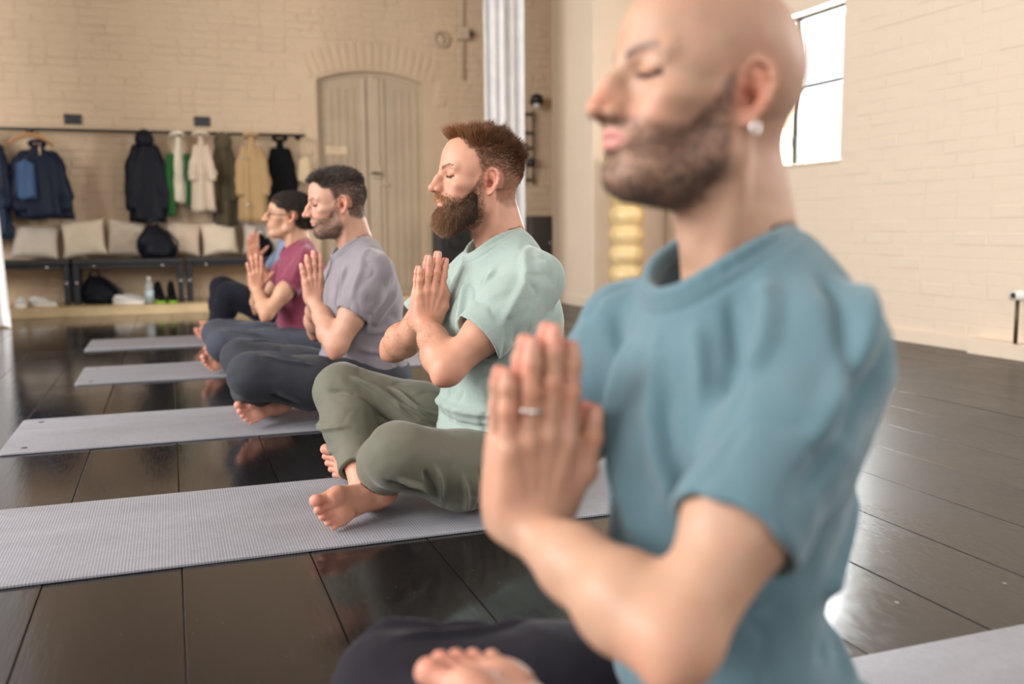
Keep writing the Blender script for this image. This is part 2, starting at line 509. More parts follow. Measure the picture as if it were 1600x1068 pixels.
def vnoise(p, seed=0):
    """value noise in [-1, 1] at points p (N,3)"""
    p = np.asarray(p, float) + seed * 17.31
    i = np.floor(p).astype(np.int64); f = p - i; f = f * f * (3 - 2 * f); r = 0
    for a in (0, 1):
        for b in (0, 1):
            for c in (0, 1):
                w = (f[:, 0] if a else 1 - f[:, 0]) * (f[:, 1] if b else 1 - f[:, 1]) * (f[:, 2] if c else 1 - f[:, 2])
                r = r + w * _hash(i[:, 0] + a, i[:, 1] + b, i[:, 2] + c)
    return r * 2 - 1

def pdist(p, line):
    """distance of points to a polyline, and the running parameter 0..1 of the nearest point"""
    L = np.array(line, float); best = np.full(len(p), 9.0); par = np.zeros(len(p)); m = len(L) - 1
    for i in range(m):
        d = L[i + 1] - L[i]; t = np.clip((p - L[i]) @ d / (d @ d + 1e-12), 0, 1)
        ds = np.linalg.norm(p - L[i] - t[:, None] * d, axis=1); k = ds < best
        best[k] = ds[k]; par[k] = (i + t[k]) / m
    return best, par

def folds(v, n, lines):
    """each line = (points, width, height): a cloth ridge (height > 0) or crease (< 0) laid on the nearest surface, fading out at its ends"""
    d = np.zeros(len(v))
    for pts, w, hgt in lines:
        P = np.array(pts, float); T = np.linspace(0, len(P) - 1, 9)
        P = np.stack([np.interp(T, np.arange(len(P)), P[:, c]) for c in range(3)], 1)
        P = np.array([v[np.argmin(((v - p) ** 2).sum(1))] for p in P])
        P[1:-1] = (P[:-2] + 2 * P[1:-1] + P[2:]) / 4
        k = np.flatnonzero(((v > P.min(0) - 3 * w) & (v < P.max(0) + 3 * w)).all(1))
        ds, t = pdist(v[k], P)
        d[k] += hgt * np.exp(-(ds / w) ** 2) * np.clip(np.sin(math.pi * np.clip(t * 0.94 + 0.03, 0, 1)) * 1.6, 0, 1)
    return v + n * np.clip(d, -0.010, 0.015)[:, None]

def sstep(a, b, x):
    t = np.clip((x - a) / (b - a), 0, 1); return t * t * (3 - 2 * t)

def strands(roots, dirs, nrm, length, r0, bend=0.0, jitter=0.25, npt=5, seed=1, tgt=None):
    """hair: thin three-sided tapering tubes; dirs = starting directions, tgt = directions the tips bend to"""
    rg = np.random.default_rng(seed); N = len(roots)
    D = dirs + rg.normal(0, jitter, (N, 3)); D /= np.linalg.norm(D, axis=1, keepdims=True)
    T = D if tgt is None else tgt + rg.normal(0, jitter, (N, 3)); T = T / np.linalg.norm(T, axis=1, keepdims=True)
    P = np.zeros((N, npt, 3)); P[:, 0] = roots
    for i in range(1, npt):
        w = bend * i / (npt - 1); d = D * (1 - w) + T * w
        d = d / np.linalg.norm(d, axis=1, keepdims=True)
        P[:, i] = P[:, i - 1] + d * (length / (npt - 1))[:, None]
    ax = np.cross(D, rg.normal(0, 1, (N, 3))); ax /= np.linalg.norm(ax, axis=1, keepdims=True) + 1e-9
    bx = np.cross(D, ax)
    rad = r0 * np.array([1.0, 1.0, 0.9, 0.7, 0.25][:npt] if npt == 5 else np.linspace(1, 0.25, npt))
    V = np.zeros((N, npt, 3, 3))
    for j in range(3):
        o = ax * math.cos(2.0944 * j) + bx * math.sin(2.0944 * j)
        V[:, :, j] = P + o[:, None, :] * rad[None, :, None]
    b = (np.arange(N) * npt * 3)[:, None]
    q = []
    for i in range(npt - 1):
        for j in range(3):
            k = (j + 1) % 3
            q.append(np.array([i * 3 + j, i * 3 + k, i * 3 + 3 + k, i * 3 + 3 + j]))
    Q = (b[:, :, None] + np.array(q)[None]).reshape(-1, 4)
    return V.reshape(-1, 3), Q, npt * 3

# ------------------------------------------------------------------ human anatomy in implicit form (metres; head frame: x forward, y left, z up, origin between the ears)
def head_parts(V, H, c):
    g = c.get
    nose = g('nose', 1.0); S = (1, -1)
    for p, k in [
        (ell((-0.012, 0, 0.052), (0.088, 0.0765, 0.080)), 0), (ell((0.030, 0, 0.054), (0.070, 0.066, 0.070)), 0.03),
        (ell((-0.045, 0, 0.03), (0.054, 0.062, 0.062)), 0.03),
        (eseg((0.040, 0, 0.020), (0.047, 0, -0.058), (0.054, 0.063), (0.044, 0.043)), 0.025),
        (ell((0.040, 0, -0.060), (0.052, 0.042, 0.030)), 0.02)]: V.op(p, k, H)
    for s in S:
        V.op(seg((0.010, s * 0.047, -0.055), (0.076, s * 0.013, -0.084), 0.016, 0.015), 0.022, H)
        V.op(seg((0.010, s * 0.050, -0.052), (0.012, s * 0.057, 0.0), 0.016, 0.016), 0.02, H)
        V.op(ell((0.060, s * 0.049, -0.006), (0.024, 0.017, 0.013)), 0.022, H)
        V.op(ell((0.064, s * 0.032, -0.030), (0.027, 0.023, 0.026)), 0.02, H)
    V.op(ell((0.083, 0, -0.084), (0.019, 0.022, 0.017)), 0.018, H)
    for s in S:
        V.op(ell((0.104, s * 0.033, 0.022), (0.023, 0.018, 0.0125)), 0.016, H, 's')
        V.op(seg((0.091, s * 0.010, 0.035), (0.075, s * 0.048, 0.037), 0.0085, 0.007), 0.014, H)
        V.op(ell((0.0768, s * 0.032, 0.0225), (0.0135, 0.0165, 0.0122)), 0.006, H)
        # lower edge of the closed upper lid
        V.op(Prim((0.07, min(s * .012, s * .052), 0.005), (0.1, max(s * .012, s * .052), 0.026), lambda x, y, z, s=s: f4(0.0014) * np.exp(-((z - (f4(0.0175) - f4(0.0035) * (1 - ((y * s - f4(0.032)) / f4(0.017)) ** 2))) / f4(0.0013)) ** 2) * (np.abs(y * s - f4(0.032)) < f4(0.016))), 0, H, 'd')
        V.op(Prim((0.07, min(s * .012, s * .052), 0.018), (0.1, max(s * .012, s * .052), 0.040), lambda x, y, z, s=s: f4(0.0013) * np.exp(-((z - (f4(0.0305) + f4(0.003) * (1 - ((y * s - f4(0.032)) / f4(0.017)) ** 2))) / f4(0.0018)) ** 2) * (np.abs(y * s - f4(0.033)) < f4(0.017))), 0, H, 'd')
    # nose
    t = np.array((0.1195, 0, -0.0115)) + np.array(g('nose_tip', (0, 0, 0)))
    hump = g('hump', 0.0)
    mid = (np.array((0.093, 0, 0.030)) + t) / 2 + np.array((0.001 + hump, 0, 0.001))
    V.op(eseg((0.088, 0, 0.034), mid, (0.0085, 0.0065), (0.0088, 0.0080)), 0.012, H)
    V.op(eseg(mid, t, (0.0088, 0.0080), (0.0100, 0.0100)), 0.008, H)
    V.op(ell(t + (0.0015, 0, -0.0015), (0.0108, 0.0105, 0.0100)), 0.006, H)
    V.op(ell((0.099, 0, -0.013), (0.017, 0.016, 0.014)), 0.012, H)
    for s in S:
        V.op(ell(t + (-0.0115, s * 0.0125, -0.0045), (0.0105, 0.0068, 0.0078)), 0.004, H)
        V.op(ell(t + (-0.0050, s * 0.0065, -0.0125), (0.0062, 0.0032, 0.0042)), 0.003, H, 's')
        V.op(seg(t + (-0.0205, s * 0.0165, 0.001), t + (-0.022, s * 0.0185, -0.010), 0.0012), 0.006, H, 's')
    # mouth
    V.op(ell((0.080, 0, -0.043), (0.027, 0.031, 0.026)), 0.016, H)
    up = [(0.0915, 0.0235, -0.0478), (0.1020, 0.011, -0.0435), (0.1055, 0.004, -0.0425), (0.1052, 0, -0.0435), (0.1055, -0.004, -0.0425), (0.1020, -0.011, -0.0435), (0.0915, -0.0235, -0.0478)]
    lo = [(0.0915, 0.0215, -0.0492), (0.1005, 0.011, -0.0540), (0.1035, 0, -0.0555), (0.1005, -0.011, -0.0540), (0.0915, -0.0215, -0.0492)]
    fu = g('lip', 1.0)
    V.group([seg(a, b, 0.0045 * fu) for a, b in zip(up, up[1:])], 0.002, 0.005, H)
    V.group([seg(a, b, 0.0052 * fu) for a, b in zip(lo, lo[1:])], 0.002, 0.005, H)
    ml = [(0.0915, 0.0255, -0.0485), (0.104, 0.012, -0.0480), (0.111, 0, -0.0487), (0.104, -0.012, -0.0480), (0.0915, -0.0255, -0.0485)]
    V.group([seg(a, b, 0.0013) for a, b in zip(ml, ml[1:])], 0.001, 0.003, H, 's')
    V.op(ell((0.108, 0, -0.0665), (0.008, 0.018, 0.005)), 0.010, H, 's')
    # ears
    es = g('ear', 1.0)
    for s in S:
        back = np.array((-0.86, s * 0.50, 0.05)); back /= np.linalg.norm(back)
        upv = np.array((-0.20, s * 0.06, 0.98)); upv -= back * (upv @ back); upv /= np.linalg.norm(upv)
        nrm = np.cross(back, upv) * (s * -1.0)
        if nrm[1] * s < 0: nrm = -nrm
        lo_, up_ = H, None
        E = Xf(H.out((0.003, s * 0.0690, -0.002)), np.stack([back, upv, nrm]) @ H.R, H.sc * es)
        V.op(ell((0.013, 0.009, -0.003), (0.017, 0.026, 0.0055)), 0.006, E)
        V.op(ell((0.008, -0.016, -0.002), (0.0095, 0.011, 0.0045)), 0.005, E)
        V.op(ell((0.012, 0.004, 0.006), (0.0125, 0.019, 0.0075)), 0.003, E, 's')
        hx = [(0.006, 0.004, 0.001), (0.001, 0.013, 0.003), (0.001, 0.024, 0.004), (0.007, 0.033, 0.004), (0.016, 0.036, 0.004), (0.025, 0.032, 0.004), (0.030, 0.022, 0.004), (0.030, 0.010, 0.003), (0.026, -0.002, 0.003), (0.020, -0.012, 0.002), (0.013, -0.021, 0.001), (0.006, -0.024, 0.0)]
        V.group([seg(a, b, 0.0034) for a, b in zip(hx, hx[1:])], 0.003, 0.003, E)
        ah = [(0.012, 0.026, 0.001), (0.020, 0.018, 0.002), (0.0215, 0.008, 0.002), (0.018, -0.003, 0.002), (0.012, -0.010, 0.002)]
        V.group([seg(a, b, 0.0028) for a, b in zip(ah, ah[1:])], 0.003, 0.004, E)
        V.op(ell((0.0090, 0.001, 0.000), (0.0070, 0.0090, 0.0075)), 0.003, E, 's')
        V.op(ell((-0.001, -0.001, 0.0025), (0.0035, 0.006, 0.004)), 0.004, E)
    return

def hand(V, F, c):
    sp = c.get('spread', (0.02, 0.0, -0.03, -0.08)); cv = c.get('curve', (-0.0, 0.0, 0.0, 0.0))
    mcp = [(0.090, 0.0285), (0.094, 0.0085), (0.088, -0.0115), (0.079, -0.0300)]
    ln = [0.094, 0.104, 0.097, 0.076]; rr = [0.0100, 0.0102, 0.0098, 0.0086]
    palm = [seg((0.0, y * 0.62, 0.0), (x, y, -0.0005), 0.0145, 0.0122) for (x, y) in mcp]
    palm += [ell((0.040, 0.027, -0.003), (0.036, 0.017, 0.0125), rot('z', 22)), ell((0.036, -0.026, -0.002), (0.038, 0.015, 0.0130))]
    V.group(palm, 0.014, 0.02, F)
    tips = []
    for i, ((x, y), L, r) in enumerate(zip(mcp, ln, rr)):
        a = sp[i]; b = a + cv[i]
        d = np.array((math.cos(a), math.sin(a), 0)); e = np.array((math.cos(b), math.sin(b), 0))
        p0 = np.array((x - 0.014, y, 0.0)); p1 = np.array((x, y, 0.0)) + d * L * 0.46 + (0, 0, -0.0010)
        p2 = p1 + e * L * 0.28 + (0, 0, -0.0018); p3 = p2 + e * (L * 0.26 - 0.0075) + (0, 0, -0.0022)
        fp = [seg(p0, p1, r * 1.06, r * 0.97), seg(p1, p2, r * 0.98, r * 0.89), seg(p2, p3, r * 0.90, r * 0.78), ell(p1 + (0, 0, 0.0016), (r * 1.2, r * 1.03, r * 0.98)), ell(p2 + (0, 0, 0.001), (r * 1.1, r * 0.95, r * 0.90))]
        V.group(fp, 0.003, 0.0012 if i else 0.002, F)
        # knuckle, and the web where the finger leaves the palm
        V.op(ell((x - 0.002, y, 0.0075), (0.0095, 0.0075, 0.0058)), 0.007, F)
        V.op(seg((x - 0.012, y, -0.001), (x + 0.010, y + a * 0.01, -0.001), 0.0112, r * 1.0), 0.006, F)
        tips.append((p3, e, r, p1))
    th = [np.array(q) for q in c.get('thumb', ((0.020, 0.028, -0.002), (0.058, 0.050, -0.004), (0.090, 0.054, -0.005), (0.112, 0.052, -0.006)))]
    V.group([seg(th[0], th[1], 0.0165, 0.0125), seg(th[1], th[2], 0.0118, 0.0108), seg(th[2], th[3], 0.0108, 0.0085), ell(th[1] + (0, 0, 0.002), (0.0125, 0.0125, 0.0115))], 0.006, 0.008, F)
    e = th[3] - th[2]; tips.append((th[3], e / np.linalg.norm(e), 0.0105, th[2]))
    return tips

def foot(V, F, k=0.02):
    """F: x heel to toe, y towards the big-toe side, z up out of the instep; origin at the back of the heel on the sole"""
    body = [ell((0.037, 0, 0.032), (0.037, 0.031, 0.032)), eseg((0.05, 0, 0.034), (0.165, 0, 0.023), (0.032, 0.031), (0.020, 0.041)),
            eseg((0.060, 0.004, 0.060), (0.168, 0.008, 0.026), (0.028, 0.028), (0.014, 0.034)), ell((0.183, 0.024, 0.0185), (0.028, 0.022, 0.0185)),
            ell((0.172, -0.022, 0.016), (0.028, 0.021, 0.016)), seg((0.056, 0, 0.060), (0.048, 0, 0.105), 0.034, 0.032)]
    V.group(body, 0.022, k, F)
    V.op(ell((0.105, 0.050, -0.004), (0.050, 0.026, 0.020)), 0.014, F, 's')
    V.op(ell((0.186, 0.024, 0.005), (0.024, 0.020, 0.011)), 0.006, F); V.op(ell((0.168, -0.022, 0.004), (0.030, 0.019, 0.010)), 0.006, F); V.op(ell((0.036, 0, 0.010), (0.033, 0.028, 0.016)), 0.008, F)
    V.op(seg((0.212, 0.040, -0.004), (0.200, -0.012, -0.003), 0.0055), 0.006, F, 's'); V.op(seg((0.200, -0.012, -0.003), (0.180, -0.046, -0.003), 0.005), 0.006, F, 's')
    V.op(ell((0.053, 0.030, 0.078), (0.013, 0.009, 0.014)), 0.012, F); V.op(ell((0.046, -0.031, 0.070), (0.013, 0.008, 0.014)), 0.012, F)
    toes = [((0.190, 0.028, 0.018), (0.236, 0.028, 0.0165), 0.0150, 0.0150), ((0.196, 0.0065, 0.015), (0.238, 0.005, 0.0105), 0.0098, 0.0098), ((0.190, -0.0105, 0.014), (0.229, -0.0130, 0.0100), 0.0092, 0.0094),
            ((0.182, -0.0255, 0.013), (0.217, -0.0290, 0.0095), 0.0088, 0.0090), ((0.172, -0.0380, 0.013), (0.202, -0.0430, 0.0095), 0.0086, 0.0090)]
    for a, b, r1, r2 in toes:
        a = np.array(a); b = np.array(b)
        V.group([seg(a, a * 0.45 + b * 0.55, r1 * 0.95, r2 * 0.84), seg(a * 0.4 + b * 0.6, b, r2 * 0.86, r2), ell(b + (-0.001, 0, -r2 * 0.30), (r2 * 1.0, r2 * 0.95, r2 * 0.85))], 0.003, 0.0015, F)
        V.op(seg(a * 1.05 - b * 0.05, a * 0.8 + b * 0.2, r1 * 1.0, r1 * 0.9), 0.008, F)

def unit(v):
    v = np.array(v, float); return v / np.linalg.norm(v)

def frame(x, y):
    """rows: x, y made square to x, z = x × y"""
    x = unit(x); y = np.array(y, float); y = unit(y - x * (y @ x)); return np.stack([x, y, np.cross(x, y)])

def mirror_y(p): return (p[0], -p[1], p[2])

# ------------------------------------------------------------------ skin colours by place
def head_colours(col, h, c, seed=0):
    x, y, z = h.T; ay = np.abs(y); near = (np.linalg.norm(h - (0.02, 0, 0.0), axis=1) < 0.19)
    def put(m, rgb, a=1.0):
        m = np.clip(m * a, 0, 1)[:, None] * near[:, None]
        col[:] = col * (1 - m) + np.array(rgb) * m
    def gb(cx, cy, cz, rx, ry, rz): return np.exp(-(((x - cx) / rx) ** 2 + ((ay - cy) / ry) ** 2 + ((z - cz) / rz) ** 2))
    n1 = vnoise(h * 240, seed); n2 = vnoise(h * 700, seed + 3)
    red = c.get('red', (0.60, 0.20, 0.13))
    put(gb(0.125, 0, -0.014, 0.022, 0.018, 0.016), red, 0.55); put(gb(0.08, 0.036, -0.02, 0.03, 0.024, 0.02), red, 0.38)
    put(gb(-0.008, 0.078, 0.004, 0.03, 0.016, 0.04), red, 0.6); put(gb(0.09, 0.03, 0.016, 0.02, 0.016, 0.010), red, 0.20)
    put(gb(-0.004, 0.073, 0.001, 0.012, 0.012, 0.014), (0.34, 0.085, 0.05), 0.75)
    # lips
    lm = sstep(1.25, 0.75, (ay / 0.0245) ** 2 + ((z + 0.0485) / (0.0100 + 0.001 * (z < -0.0485))) ** 2) * (x > 0.085)
    put(lm, c.get('lips', (0.52, 0.19, 0.17)), 0.75)
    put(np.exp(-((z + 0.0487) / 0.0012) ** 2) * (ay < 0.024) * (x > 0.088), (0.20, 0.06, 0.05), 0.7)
    # eyelashes at the closed lid
    ey = (ay - 0.032) / 0.017
    zl = 0.0175 - 0.0035 * (1 - ey ** 2)
    put(sstep(1.0, 0.3, np.abs(z - zl + 0.0004) / 0.0025) * (np.abs(ey) < 0.95) * (x > 0.06), c.get('lash', (0.05, 0.03, 0.02)), c.get('lash_a', 0.85))
    # eyebrows
    be = (ay - 0.011) / 0.041
    zb = 0.0345 + 0.0075 * np.sin(np.clip(be, 0, 1) * 2.2) - 0.001
    bw = 0.0044 * (1 - 0.55 * np.clip(be, 0, 1)) * c.get('brow_w', 1.0)
    put(sstep(1.2, 0.5, np.abs(z - zb) / bw) * sstep(-0.06, 0.06, be) * sstep(1.05, 0.85, be) * (x > 0.05) * (0.75 + 0.4 * n2), c['brow'], c.get('brow_a', 0.9))
    # beard shadow
    if c.get('beard_a', 0) > 0:
        put(beard_mask(h) * (1 - c.get('beard_soft', 0) * np.exp(-(((ay - 0.026) / 0.017) ** 2 + ((z + 0.066) / 0.020) ** 2)) * (x > 0.06)) * np.clip(0.78 + 0.35 * n1 + 0.25 * n2, 0, 1), c['beard_col'], c['beard_a'])
    if c.get('scalp_a', 0) > 0:
        put(scalp_mask(h, c) * np.clip(0.85 + 0.2 * n1, 0, 1), c['scalp_col'], c['scalp_a'])

def beard_mask(h):
    x, y, z = h.T; ay = np.abs(y)
    top = np.interp(x, [-0.012, 0.004, 0.020, 0.032, 0.048, 0.066, 0.084, 0.094, 0.13], [0.03, 0.026, 0.020, -0.008, -0.030, -0.036, -0.033, -0.0285, -0.0285])
    m = sstep(0.007, -0.007, z - top) * sstep(0.004, 0.018, x + 0.10 * np.clip(-z - 0.02, 0, 0.05))
    bot = np.interp(x, [-0.01, 0.02, 0.05, 0.10], [-0.092, -0.108, -0.118, -0.125])
    m *= sstep(-0.008, 0.006, z - bot)
    m *= 1 - sstep(1.2, 0.85, (ay / 0.026) ** 2 + ((z + 0.0485) / 0.0115) ** 2) * (x > 0.08)
    m *= 1 - 0.75 * sstep(0.010, 0.004, ay - 0.006) * (z > -0.04) * (x > 0.09) * 0.5
    m *= 1 - sstep(1.15, 0.9, ((ay - 0.030) / 0.018) ** 2 + ((z + 0.040) / 0.010) ** 2) * 0.35
    return m

def scalp_mask(h, c):
    """where the head hair grows: above a hairline over the forehead, round the ear, down to the nape"""
    x, y, z = h.T; ay = np.abs(y)
    zt = c.get('hairline', 0.088)
    fr = np.interp(ay, [0, 0.03, 0.05, 0.062, 0.08], [zt, zt + 0.004, zt - 0.004, zt - 0.022, zt - 0.03])
    temple = np.interp(z, [-0.02, 0.02, 0.05, 0.08, 0.11], [0.010, 0.018, 0.030, 0.042, 0.06]) * c.get('temple', 1.0)
    m = sstep(-0.004, 0.004, z - fr + 0.0) * (x > 0.0)
    m = np.maximum(m, sstep(0.006, -0.006, x - temple) * sstep(-0.006, 0.008, z - np.interp(x, [-0.12, -0.06, -0.028, -0.024, 0.0, 0.012, 0.02], [-0.050, -0.056, -0.04, 0.0, 0.034, 0.0, -0.005])))
    d = np.sqrt((x + 0.012) ** 2 + ((z - 0.004) * 0.85) ** 2)
    return m * (1 - sstep(0.034, 0.026, d) * (ay > 0.055))

# ------------------------------------------------------------------ a seated person
def torso_prims(c, grow=0.0):
    out = []
    for a, b in zip(c, c[1:]):
        out.append(eseg((a[0], a[4] if len(a) > 4 else 0, a[1]), (b[0], b[4] if len(b) > 4 else 0, b[1]), (a[2] + grow, a[3] + grow), (b[2] + grow, b[3] + grow)))
    return out

def limb(V, pts, rad, k, kin=0.012, cut=None):
    ps = [seg(pts[i], pts[i + 1], rad[i], rad[i + 1]) for i in range(len(pts) - 1)]
    V.group(ps, kin, k, ID, 'u', cut or ())

def bend(a, b, t, off):
    return np.array(a) * (1 - t) + np.array(b) * t + np.array(off)

def build_person(c):
    J = {k: np.array(v, float) for k, v in c['J'].items()}
    X = c.get('scale', 1.0)
    hy, hp, hr = c['head_rot']
    Rl = rot('z', hy) @ rot('y', hp) @ rot('x', hr)      # head axes as columns
    H = Xf(J['head'], Rl.T, c.get('head_scale', 1.0))
    h = c['h']
    allp = np.array(list(J.values()))
    lo = allp.min(0) - 0.14; hi = allp.max(0) + 0.14
    lo[2] = -0.02; hi[2] = J['head'][2] + 0.17; lo[0] = min(lo[0], -0.2)
    for w in 'LR':
        tip = J['an' + w] + np.array(c['foot' + w]['R'][0]) * 0.23
        lo[:2] = np.minimum(lo[:2], tip[:2] - 0.05); hi[:2] = np.maximum(hi[:2], tip[:2] + 0.05)
    if 'lo' in c: lo = np.maximum(lo, c['lo'])
    if 'hi' in c: hi = np.minimum(hi, c['hi'])
    V = Vol(lo, hi, h)
    # trunk, neck, shoulders
    TW = Xf((0, 0, 0), rot('z', c.get('twist', 0)).T)
    V.group(torso_prims(c['shirt']['torso'], -0.026), 0.04, 0.0, TW)
    nb = J['neck']
    V.op(eseg(nb + (0, 0, -0.06), H.out((-0.016, 0, -0.045)), (0.059, 0.060), (0.053, 0.051)), 0.03)
    V.op(seg(H.out((-0.05, 0, -0.01)), nb + (-0.035, 0, 0.0), 0.036, 0.040), 0.03)
    for s, w in ((1, 'L'), (-1, 'R')):
        V.op(seg(nb + (-0.022, s * 0.02, -0.005), J['sh' + w] + (-0.01, -s * 0.03, 0.005), 0.033, 0.033), 0.035)
        V.op(seg(H.out((-0.012, s * 0.056, -0.030)), nb + (0.052, s * 0.018, -0.035), 0.0125, 0.008), 0.016)
        V.op(seg(nb + (0.045, s * 0.02, -0.055), J['sh' + w] + (0.0, -s * 0.02, 0.01), 0.012, 0.014), 0.022)
    V.op(ell(nb * 0.55 + H.out((0.028, 0, -0.09)) * 0.45 + (0.018, 0, 0.0), (0.014, 0.013, 0.018)), 0.02)
    V.op(ell(H.out((0.045, 0, -0.085)), (0.045, 0.035, 0.02), H.R), 0.03)
    head_parts(V, H, c)
    # arms
    tips = []
    ar = c.get('arm', 1.0)
    for s, w in ((1, 'L'), (-1, 'R')):
        S_, E_, W_ = J['sh' + w], J['el' + w], J['wr' + w]
        u = unit(E_ - S_); fdir = unit(W_ - E_)
        out = np.array((0, s, 0.0))
        limb(V, [S_ + (0, -s * 0.01, 0), S_ * 0.72 + E_ * 0.28 + out * 0.004, S_ * 0.4 + E_ * 0.6, E_], [0.052 * ar, 0.053 * ar, 0.047 * ar, 0.039 * ar], 0.03, 0.03)
        V.op(ell(S_ * 0.45 + E_ * 0.55 + fdir * 0.012, (0.062, 0.036 * ar, 0.036 * ar), frame(u, fdir)), 0.03)
        V.op(ell(E_ + u * 0.026 - fdir * 0.014, (0.019, 0.015, 0.015), frame(u, fdir)), 0.022)
        mid = E_ * 0.70 + W_ * 0.30
        limb(V, [E_, mid + out * 0.003, E_ * 0.35 + W_ * 0.65, W_], [0.040 * ar, 0.0455 * ar, 0.035 * ar, 0.0265 * ar], 0.022, 0.03)
        hc = c['hand' + w]
        Fh = Xf(W_, np.stack(hc['R']), c.get('hand_scale', 1.0))
        # flattened wrist
        V.op(eseg(W_ - fdir * 0.035, Fh.out((0.02, 0, 0)), (0.0215, 0.029), (0.016, 0.030), Fh.R[1]), 0.015)
        tips += [(Fh, t) for t in hand(V, Fh, hc)]
    # legs: slim under the trousers, ending in bare feet
    for s, w in ((1, 'L'), (-1, 'R')):
        hip, kn, an = np.array((0, s * 0.09, 0.115)), J['kn' + w], J['an' + w]
        limb(V, [hip, kn], [0.066, 0.046], 0.03)
        limb(V, [kn, kn * 0.65 + an * 0.35, an], [0.044, 0.044, 0.031], 0.02, 0.03)
        fc = c['foot' + w]
        if fc:
            Ff = Xf((0, 0, 0), np.stack(fc['R']), fc.get('s', 1.0))
            Ff.o = an - (np.array((0.050, 0, 0.085)) * Ff.sc) @ Ff.R
            fc['F'] = Ff
            foot(V, Ff)
    V.op(Prim((-1, -1, -0.03), (1, 1, 0.012), lambda x, y, z: -z + 0 * x + 0 * y), 0.004, ID, 'i')
    v, q = V.mesh(); del V
    v = smooth_mesh(v, q, 1)
    n = vnormals(v, q)
    hl = H.inn(v)
    v = v + n * (0.0005 * vnoise(v * 60) + 0.0011 * vnoise(v * 24, 3) * (np.linalg.norm(hl, axis=1) > 0.2))[:, None]
    if c.get('skin_folds'): v = folds(v, n, c['skin_folds'])
    # fine tendons on the backs of the hands
    for s, w in ((1, 'L'), (-1, 'R')):
        hc = c['hand' + w]; Fh = Xf(J['wr' + w], np.stack(hc['R']), c.get('hand_scale', 1.0))
        k = np.linalg.norm(v - J['wr' + w], axis=1) < 0.16
        L = Fh.inn(v[k]); d = np.zeros(k.sum())
        dn = n[k] @ Fh.R[2] > 0.3
        for (x, y) in [(0.090, 0.0285), (0.094, 0.0085), (0.088, -0.0115), (0.079, -0.0300)]:
            ds, t = pdist(L, [(0.015, y * 0.35, 0.014), (x, y, 0.013)])
            d += dn * 0.0011 * np.exp(-(ds / 0.0042) ** 2)
        d += dn * 0.0008 * np.exp(-(((L[:, 0] - 0.139) + 0.3 * np.abs(L[:, 1])) / 0.0016) ** 2) * -1
        v[k] += n[k] * d[:, None]
    # colours
    col = np.tile(np.array(c['skin'], float), (len(v), 1))
    mot = vnoise(v * 38)[:, None]
    col *= 1 + 0.07 * mot
    red = np.array(c.get('red', (0.60, 0.20, 0.13)))
    def put(m, rgb, a):
        m = np.clip(m * a, 0, 1)[:, None]; col[:] = col * (1 - m) + np.array(rgb) * m
    for w in 'LR':
        put(np.exp(-(np.linalg.norm(v - J['el' + w] - unit(J['el' + w] - J['sh' + w]) * 0.02, axis=1) / 0.035) ** 2), red, 0.45)
        k = np.linalg.norm(v - J['wr' + w] - np.array(c['hand' + w]['R'][0]) * 0.1, axis=1)
        put(sstep(0.12, 0.08, k) * 1.0, red, 0.10)
        fc = c['foot' + w]
        if fc:
            L = fc['F'].inn(v); m = (np.linalg.norm(L - (0.12, 0, 0.03), axis=1) < 0.15)
            put(m * sstep(0.35, -0.6, n @ fc['F'].R[2]) * 1.0, (0.62, 0.29, 0.21), 0.6)
            put(m * np.exp(-((L[:, 0] - 0.236) / 0.03) ** 2), (0.62, 0.22, 0.17), 0.5)
            put(m * np.exp(-((L[:, 0] - 0.01) / 0.03) ** 2), (0.62, 0.24, 0.14), 0.5)
    for Fh, (p3, e, r, pk) in tips:
        L = Fh.inn(v)
        put(np.exp(-(np.linalg.norm(L - pk - (0, 0, 0.006), axis=1) / 0.009) ** 2), red, 0.42)
        dd = L - p3
        al = dd @ e; put((np.linalg.norm(dd, axis=1) < 0.026) * sstep(-0.016, 0.004, al), (0.66, 0.25, 0.19), 0.45)
        lat = np.abs(dd[:, 0] * -e[1] + dd[:, 1] * e[0])
        put((np.abs(al + 0.001) < 0.0068) * sstep(r * 0.72, r * 0.55, lat) * (dd[:, 2] > r * 0.30) * (np.linalg.norm(dd, axis=1) < 0.02), (0.66, 0.37, 0.29), 0.6)
    head_colours(col, hl, c, c.get('seed', 0))
    body = from_np('person', v, q, c['skin_mat'], None, np.clip(col, 0, 1))
    body.location = c['loc']; body.rotation_euler = (0, 0, math.pi + math.radians(c.get('yaw', 0)))
    tag(body, c['label'], 'person', c.get('group'))
    # ---------------- T-shirt
    hs = c.get('hc', 0.0045)
    sc_ = c['shirt']
    pts = np.array([J['shL'], J['shR'], J['elL'], J['elR'], (-0.22, 0, 0.05), (0.26, 0, 0.3)])
    VS = Vol(np.maximum(pts.min(0) - 0.09, (-9, -9, 0.02)), np.array((max(0.27, pts[:, 0].max()), pts[:, 1].max() + 0.1, nb[2] + 0.11)), hs)
    VS.group(torso_prims(sc_['torso']), 0.05, 0.0, TW)
    for p, k in sc_.get('extra', ()): VS.op(p, k)
    for s, w in ((1, 'L'), (-1, 'R')):
        VS.op(seg(nb + (-0.014, s * 0.040, 0.006), J['sh' + w] + (0, -s * 0.02, 0.008), 0.037, 0.055), 0.05)
